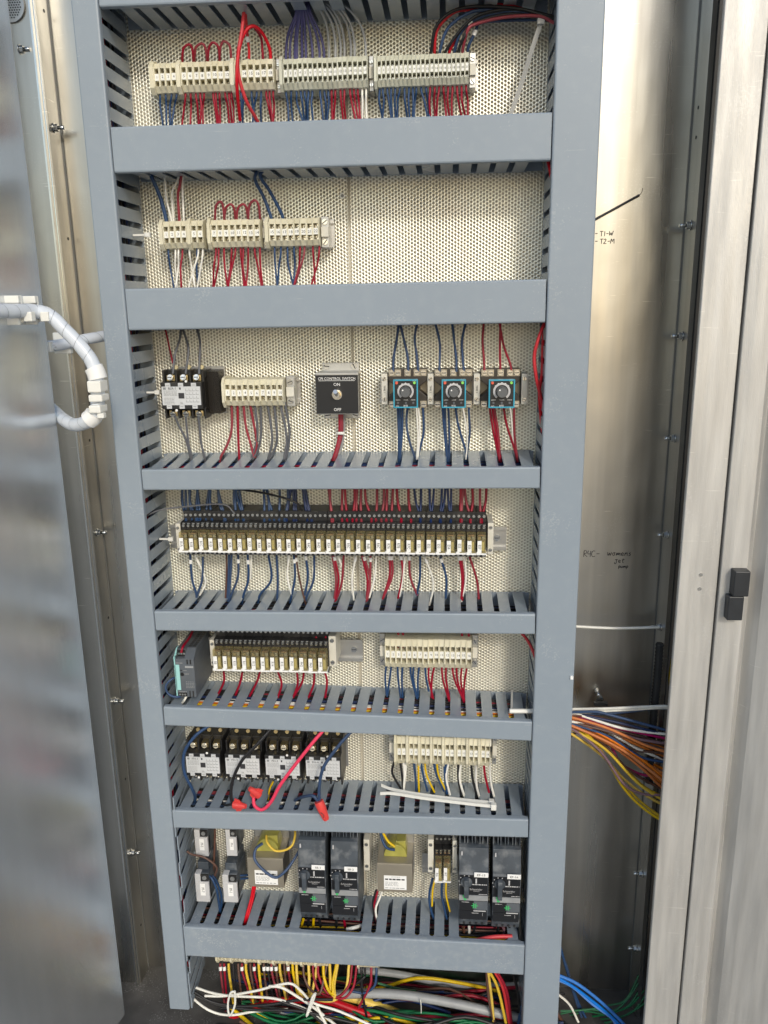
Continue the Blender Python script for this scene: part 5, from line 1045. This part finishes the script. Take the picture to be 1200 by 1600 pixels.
for c, q, r, Y in [('bright red', [(335, 1606), (370, 1585), (420, 1567), (500, 1562), (560, 1580), (640, 1606)], .0062, .055), ('yellow', [(355, 1606), (400, 1582), (460, 1562), (530, 1556), (600, 1575), (660, 1602)], .0072, .07), ('silver grey', [(375, 1608), (410, 1592), (460, 1575), (520, 1556), (580, 1552), (640, 1556), (720, 1570), (815, 1592)], .0075, .065), ('silver grey', [(560, 1515), (620, 1522), (690, 1535), (760, 1541), (820, 1540)], .006, .125), ('yellow', [(570, 1545), (600, 1560), (660, 1585)], .007, .11)]:
    wire(c, Lw, [(x, y, Y) for x, y in q], r)
Lw = 'low behind the thick cables'
for c, q in [('bright red', [(620, 1600), (660, 1590), (720, 1585), (790, 1585)]), ('green', [(655, 1602), (675, 1588), (720, 1590), (800, 1600)]), ('green', [(590, 1536), (620, 1545), (650, 1549)]), ('black', [(600, 1590), (680, 1582), (760, 1578), (815, 1580)]), ('black', [(640, 1585), (720, 1572), (810, 1572)]), ('green', [(480, 1575), (540, 1585), (600, 1605)]), ('brown', [(630, 1595), (700, 1580), (740, 1570)])]:
    wire(c, Lw, [(x, y, .085) for x, y in q], .0022)
Lw = 'falling between the lowest duct and the right duct'
for c, q in [('yellow', [(762, 1515), (768, 1560), (772, 1606)]), ('yellow', [(763, 1515), (778, 1545), (792, 1606)]), ('bright red', [(771, 1515), (786, 1545), (797, 1606)]), ('red', [(775, 1515), (792, 1550), (800, 1606)]), ('brown', [(760, 1515), (764, 1560), (774, 1606)]), ('black', [(800, 1515), (808, 1545), (814, 1590)]), ('blue', [(814, 1570), (812, 1590), (808, 1606)])]:
    wire(c, Lw, [(x, y, .05) for x, y in q], .0024)
# cable ties at the bottom
for k, (pp, lb) in enumerate([([(367, 1549), (367, 1570), (359, 1587), (356, 1570), (360, 1552), (367, 1549)], 'white cable tie round the left of the white bottom wires'), ([(493, 1552), (487, 1570), (479, 1588), (484, 1570), (489, 1556), (493, 1552)], 'white cable tie round the middle of the white bottom wires'), ([(657, 1562), (658, 1572), (658, 1583)], 'thin white tie on the grey bottom cable')]):
    P3 = [PT(x, y, .010 if k < 2 else .05) for x, y in pp]; m = MB(P3[0]); m.tube(P3, .0018 if k < 2 else .0008, 6); tag(m.build('cable_tie', 'nylon', loc=tuple(P3[0])), lb, 'cable tie')
# heap of black and coloured wires on the cabinet floor
m = MB(); rr = random.Random(11); cs = ['black', 'black', 'dark blue', 'brown', 'green', 'black', 'red', 'yellow']; nmz = list(dict.fromkeys(cs))
for i in range(34):
    c = nmz.index(rr.choice(cs)); y0 = rr.uniform(.02, .13); z0 = -1.155 + rr.random() ** 1.5 * .022; pts = [(x, y0 + rr.uniform(-.02, .02), z0 + rr.uniform(-.012, .016)) for x in np.linspace(rr.uniform(.03, .10), rr.uniform(.40, .62), 7)]
    m.tube(pts, rr.uniform(.0018, .0034), 6, c, 5)
tag(m.build('wire_heap', ['wire ' + q for q in nmz]), 'tangled heap of dark wires on the cabinet floor', 'wires', kind='stuff')
# ------------------------------------------------------------------ harness to the right
Lw = 'in the harness crossing behind the right duct'
H_ = [('white', [(893, 1108), (950, 1107), (1004, 1104.5), (1050, 1104)]), ('white', [(893, 1114), (979, 1109), (1046, 1106)]), ('blue', [(893, 1118), (973, 1113), (1020, 1107), (1050, 1108)]), ('blue', [(930, 1112), (953, 1117), (1001, 1130), (1048, 1143)]), ('white', [(905, 1117), (973, 1138), (1046, 1148)]), ('magenta', [(900, 1118), (959, 1136), (1046, 1155)]), ('brown', [(935, 1121), (980, 1135), (1046, 1158)]), ('mauve', [(893, 1121), (987, 1152), (1046, 1163)]), ('brown', [(893, 1125), (960, 1140), (1046, 1168)]),
      ('yellow', [(905, 1128), (973, 1155), (1046, 1182)]), ('orange', [(893, 1123), (945, 1140), (1046, 1172)]), ('orange', [(893, 1130), (945, 1152), (990, 1180), (1046, 1214)]), ('orange', [(893, 1134), (973, 1172), (1046, 1227)]), ('orange', [(893, 1127), (940, 1148), (1000, 1185), (1046, 1222)]), ('white', [(945, 1141), (990, 1167), (1046, 1190)]), ('orange', [(893, 1121), (950, 1138), (1010, 1165), (1046, 1176)]), ('magenta', [(942, 1147), (968, 1190), (996, 1208), (1020, 1212), (1046, 1210)]),
      ('yellow', [(905, 1138), (956, 1178), (1002, 1226), (1040, 1246)]), ('mauve', [(895, 1140), (939, 1175), (973, 1223), (1002, 1240), (1040, 1243)]), ('yellow', [(940, 1180), (973, 1215), (1005, 1240), (1042, 1260)]), ('yellow', [(920, 1150), (948, 1187), (973, 1229), (1002, 1260), (1040, 1285)]), ('yellow', [(922, 1152), (950, 1190), (976, 1226), (1004, 1255), (1040, 1280)]), ('brown', [(889, 1152), (911, 1137), (945, 1136), (1000, 1150), (1046, 1170)]), ('blue', [(950, 1150), (1000, 1182), (1046, 1192)]), ('orange', [(893, 1132), (935, 1150), (990, 1190), (1046, 1232)]), ('brown', [(893, 1136), (940, 1160), (990, 1172), (1046, 1178)]), ('orange', [(893, 1125), (960, 1148), (1046, 1186)]), ('brown', [(893, 1129), (950, 1143), (1046, 1174)]), ('brown', [(893, 1133), (945, 1165), (985, 1205), (1042, 1236)]), ('orange', [(893, 1128), (950, 1150), (1010, 1188), (1046, 1205)]), ('brown', [(893, 1131), (955, 1152), (1010, 1176), (1046, 1188)]), ('orange', [(893, 1136), (950, 1162), (1000, 1198), (1044, 1238)]), ('yellow', [(893, 1140), (945, 1170), (995, 1222), (1040, 1252)]), ('brown', [(893, 1126), (960, 1140), (1046, 1164)]), ('dark blue', [(905, 1117), (970, 1130), (1046, 1150)])]
for c, q in H_: Yk = rw.uniform(.055, .085); wire(c, Lw, ([(870, q[0][1] - 1, .05)] if q[0][0] < 896 else [(870, 1112 + (q[0][1] - 1112) * .4, .05), (888, 1114 + (q[0][1] - 1114) * .45, .06)]) + [(x, y, Yk) for x, y in q] + [(q[-1][0] + 30, q[-1][1] + 8, .09)], .0021)
Lw = 'curving down at the bottom right'
for q in ([(868, 1522), (900, 1536), (935, 1562), (965, 1590), (985, 1612)], [(868, 1529), (895, 1542), (925, 1568), (955, 1590), (965, 1608)], [(868, 1526), (900, 1545), (945, 1580), (975, 1608)]): wire('bright blue', Lw, [(x, y, .07) for x, y in q], .0026)
for q in ([(872, 1480), (885, 1510), (894, 1545), (915, 1608)], [(874, 1475), (890, 1530), (905, 1570), (925, 1608)]): wire('blue', Lw, [(x, y, .09) for x, y in q], .0022)
for i in range(6): wire('green', Lw, [(876, 1578 + i * 5 + rw.uniform(-4, 4), .08 + .006 * i), (915, 1576 + i * 4 + rw.uniform(-5, 5), .08 + .006 * i), (950 + rw.uniform(-8, 8), 1574 + i * 4 + rw.uniform(-5, 5), .08), (978 + i * 2, 1560 + i * 5 + rw.uniform(-5, 5), .09), (1000 + i * 2, 1520 + i * 9, .10)], .0015)
wire('white', Lw, [(870, 1552, .08), (890, 1570, .08), (905, 1600, .08)], .002); wire('brown', Lw, [(868, 1580, .08), (885, 1606, .08)], .003)
# black corrugated conduit in the gap
P3 = [PT(1031, 1005, .085), PT(1027, 1060, .085), PT(1022, 1110, .085), PT(1018, 1160, .085), PT(1014, 1225, .085)]
o = empty('corrugated_conduit', tuple(P3[-1]), 'black corrugated conduit standing in the dark gap at right', 'conduit'); C = catmull(P3, 10); m = MB(P3[-1])
CC = []; 
for i in range(len(C) - 1): CC += [C[i], C[i] * .5 + C[i + 1] * .5]
m.tube(CC, [.0062 if i % 2 else .0052 for i in range(len(CC))], 12, 0, raw=True); m.build('sleeve', 'rubber', o)
wire('yellow', 'inside the dark gap beside the frame post', [(1050, 1030, .12), (1046, 1060, .12), (1050, 1085, .12)], .0018)
# white strap bolted to the right flange
a, c = PT(885, 978, .10), PT(1030, 980, .112); o = empty('white_strap', tuple(c), 'flat white cable tie tied to the right flange bolt', 'cable tie'); m = MB(c); m.tube([a, PT(960, 981.5, .105), c], .0022, 6); m.build('strap', 'nylon', o)
# short fitting on the back wall
a, c = PT(932, 1078, YB - .001), PT(939, 1100, YB - .028); o = empty('stud_fitting', tuple(a), 'small zinc stud fitting above the wire harness', 'fitting'); m = MB(a); dv = Vector(c - a); m.cyl(a, dv, .0042, dv.length * .55, 12); m.cyl(Vector(a) + dv * .55, dv, .0062, dv.length * .2, 6); m.build('stud', 'zinc', o); m = MB(a); m.box(c[0] - .010, c[0] + .010, c[1] - .002, c[1] + .006, c[2] - .003, c[2] + .002); m.build('clip', 'rubber', o)
# small white clip on the edge of the right duct
q = PT(894, 1058, -.001); m = MB(); m.box(q[0] - .0028, q[0] + .0012, -.004, .001, q[2] - .0025, q[2] + .0025); tag(m.build('edge_clip', 'white', bevel=.0004), 'tiny white clip on the outer edge of the right duct', 'clip')

# ------------------------------------------------------------------ spiral-wrapped loom at the left door
def loom(pts, r, name, label, helix=.019):
    P3 = [PT(*q) for q in pts]; o = empty(name, tuple(P3[0]), label, 'cable loom'); C = [Vector(q) for q in catmull(P3, 14)]
    m = MB(P3[0]); m.tube(C, r * .93, 14, 0, raw=True); m.build('core', 'spiral_gap', o)
    # helical ribbon with narrow gaps
    L = [0]
    for i in range(1, len(C)): L.append(L[-1] + (C[i] - C[i - 1]).length)
    tot = L[-1]; n = int(tot / helix * 16); m = MB(P3[0]); up = None; fr = []
    for i in range(len(C)):
        t = (C[min(i + 1, len(C) - 1)] - C[max(i - 1, 0)]).normalized(); up = t.orthogonal().normalized() if up is None else (up - t * up.dot(t)).normalized(); fr.append((t, up.copy(), t.cross(up)))
    def at(s):
        s = max(0, min(tot, s)); i = max(0, min(len(L) - 2, int(np.searchsorted(L, s)) - 1)); f = (s - L[i]) / max(1e-9, L[i + 1] - L[i]); return C[i].lerp(C[i + 1], f), fr[i if f < .5 else i + 1]
    vs_ = []; fs = []
    for k in range(n + 1):
        s0 = tot * k / n; th = 2 * math.pi * s0 / helix
        for e in (0, .32, .64, .965):
            p, (t, u, v) = at(s0 + e * helix); d = u * math.cos(th) + v * math.sin(th); vs_.append(tuple(p + d * r * (1.0 if e in (.32, .64) else .975)))
        if k:
            for j in range(3): fs.append((4 * k - 4 + j, 4 * k - 3 + j, 4 * k + 1 + j, 4 * k + j))
    m.add(vs_, fs, 0, True); m.build('spiral_wrap', 'spiral', o); return o
YL = -.085
def door_y(px, py):
    d = CW * FPX + CR * (px - 600) - CU * (py - 800); k = math.tan(ang)      # door plane: x - xe = k * (y - YDL)
    t = (xe - CAM[0] + k * (CAM[1] - YDL)) / (d[0] - k * d[1]); return CAM[1] + t * d[1]
o = loom([(x_, y_, door_y(x_, y_) - .022) for x_, y_ in ((-60, 484), (-20, 485), (20, 486), (52, 486))] + [(78, 493, -.085), (100, 514, YL), (125, 540, YL), (144, 566, YL), (151, 590, YL), (153, 620, YL), (150, 645, YL), (140, 657, YL), (118, 664, -.07), (100, 656, -.045), (80, 638, .02)], .0083, 'cable_loom', 'white spiral-wrapped cable loom hooked over the left door edge')
off = o.location
for (x, y, w, h, nm_) in [(153, 603, 21, 19, 'connector_block'), (155, 621, 21, 12, 'connector_block'), (154, 638, 18, 13, 'connector_block')]:
    Yc = YL - .002; a, c = PX(x - w / 2, y, Yc), PX(x + w / 2, y, Yc); zt, zb_ = PZ(x, y - h / 2, Yc), PZ(x, y + h / 2, Yc); m = MB(off); m.box(a, c, Yc - .012, Yc + .010, zb_ + .0004, zt - .0004); m.build(nm_, 'nylon', o, bevel=.0015)
P3 = [PT(146, 574, YL), PT(150, 582, YL), PT(153, 592, YL)]; m = MB(off); m.tube(P3, [.0125, .0118, .0108] if False else .0112, 12, 0, 4); m.build('tape_wrap', 'white', o)
P3 = [PT(148, 646, YL), PT(144, 652, YL), PT(138, 657, YL)]; m = MB(off); m.tube(P3, .0112, 12, 0, 4); m.build('tape_wrap', 'white', o)
q = PT(159, 649, YL - .008); m = MB(off); m.box(q[0] - .004, q[0] + .004, q[1] - .004, q[1] + .004, q[2] - .003, q[2] + .003); m.build('tie_head', 'nylon', o, bevel=.0006)
for x, y in [(46, 494), (72, 494)]:
    q = PT(x, y, door_y(min(x, 60), y) - .030); m = MB(off); m.box(q[0] - .005, q[0] + .005, q[1] - .005, q[1] + .005, q[2] - .006, q[2] + .005); m.build('tie_head', 'nylon', o, bevel=.001)
for x, lb in [(17, 'left of the two white cable tie mounts on the left door'), (46, 'right of the two white cable tie mounts on the left door')]:
    q = PT(x, 485, door_y(x, 485) - .006); w = .0115 if x < 30 else .0095; e = empty('tie_mount', tuple(q), lb, 'tie mount', 'tie mounts on the left door'); m = MB(); m.box(-w, w, -.002, .004, .008, .0165); m.box(-w * .8, w * .8, -.002, .004, -.0165, -.008); m.box(-w, w, .004, .007, -.014, .0165); m.build('pad', 'nylon', e, bevel=.001)
o2 = loom([(70, 541, -.02), (88, 540, -.015), (115, 534, .0), (140, 529, .02), (175, 523, .05)], .0072, 'cable_loom', 'grey spiral-wrapped cable running behind the left vertical duct', .022)
q = PT(78, 541, -.022); m = MB(o2.location); m.box(q[0] - .004, q[0] + .004, q[1] - .007, q[1] + .005, q[2] - .007, q[2] + .006); m.build('tie_head', 'nylon', o2, bevel=.001)
q = PT(95, 537, -.006); m = MB(o2.location); m.box(q[0] - .011, q[0] + .011, q[1] + .002, q[1] + .010, q[2] - .013, q[2] + .014); m.build('pad', 'nylon', o2, bevel=.001)
finish_wires()
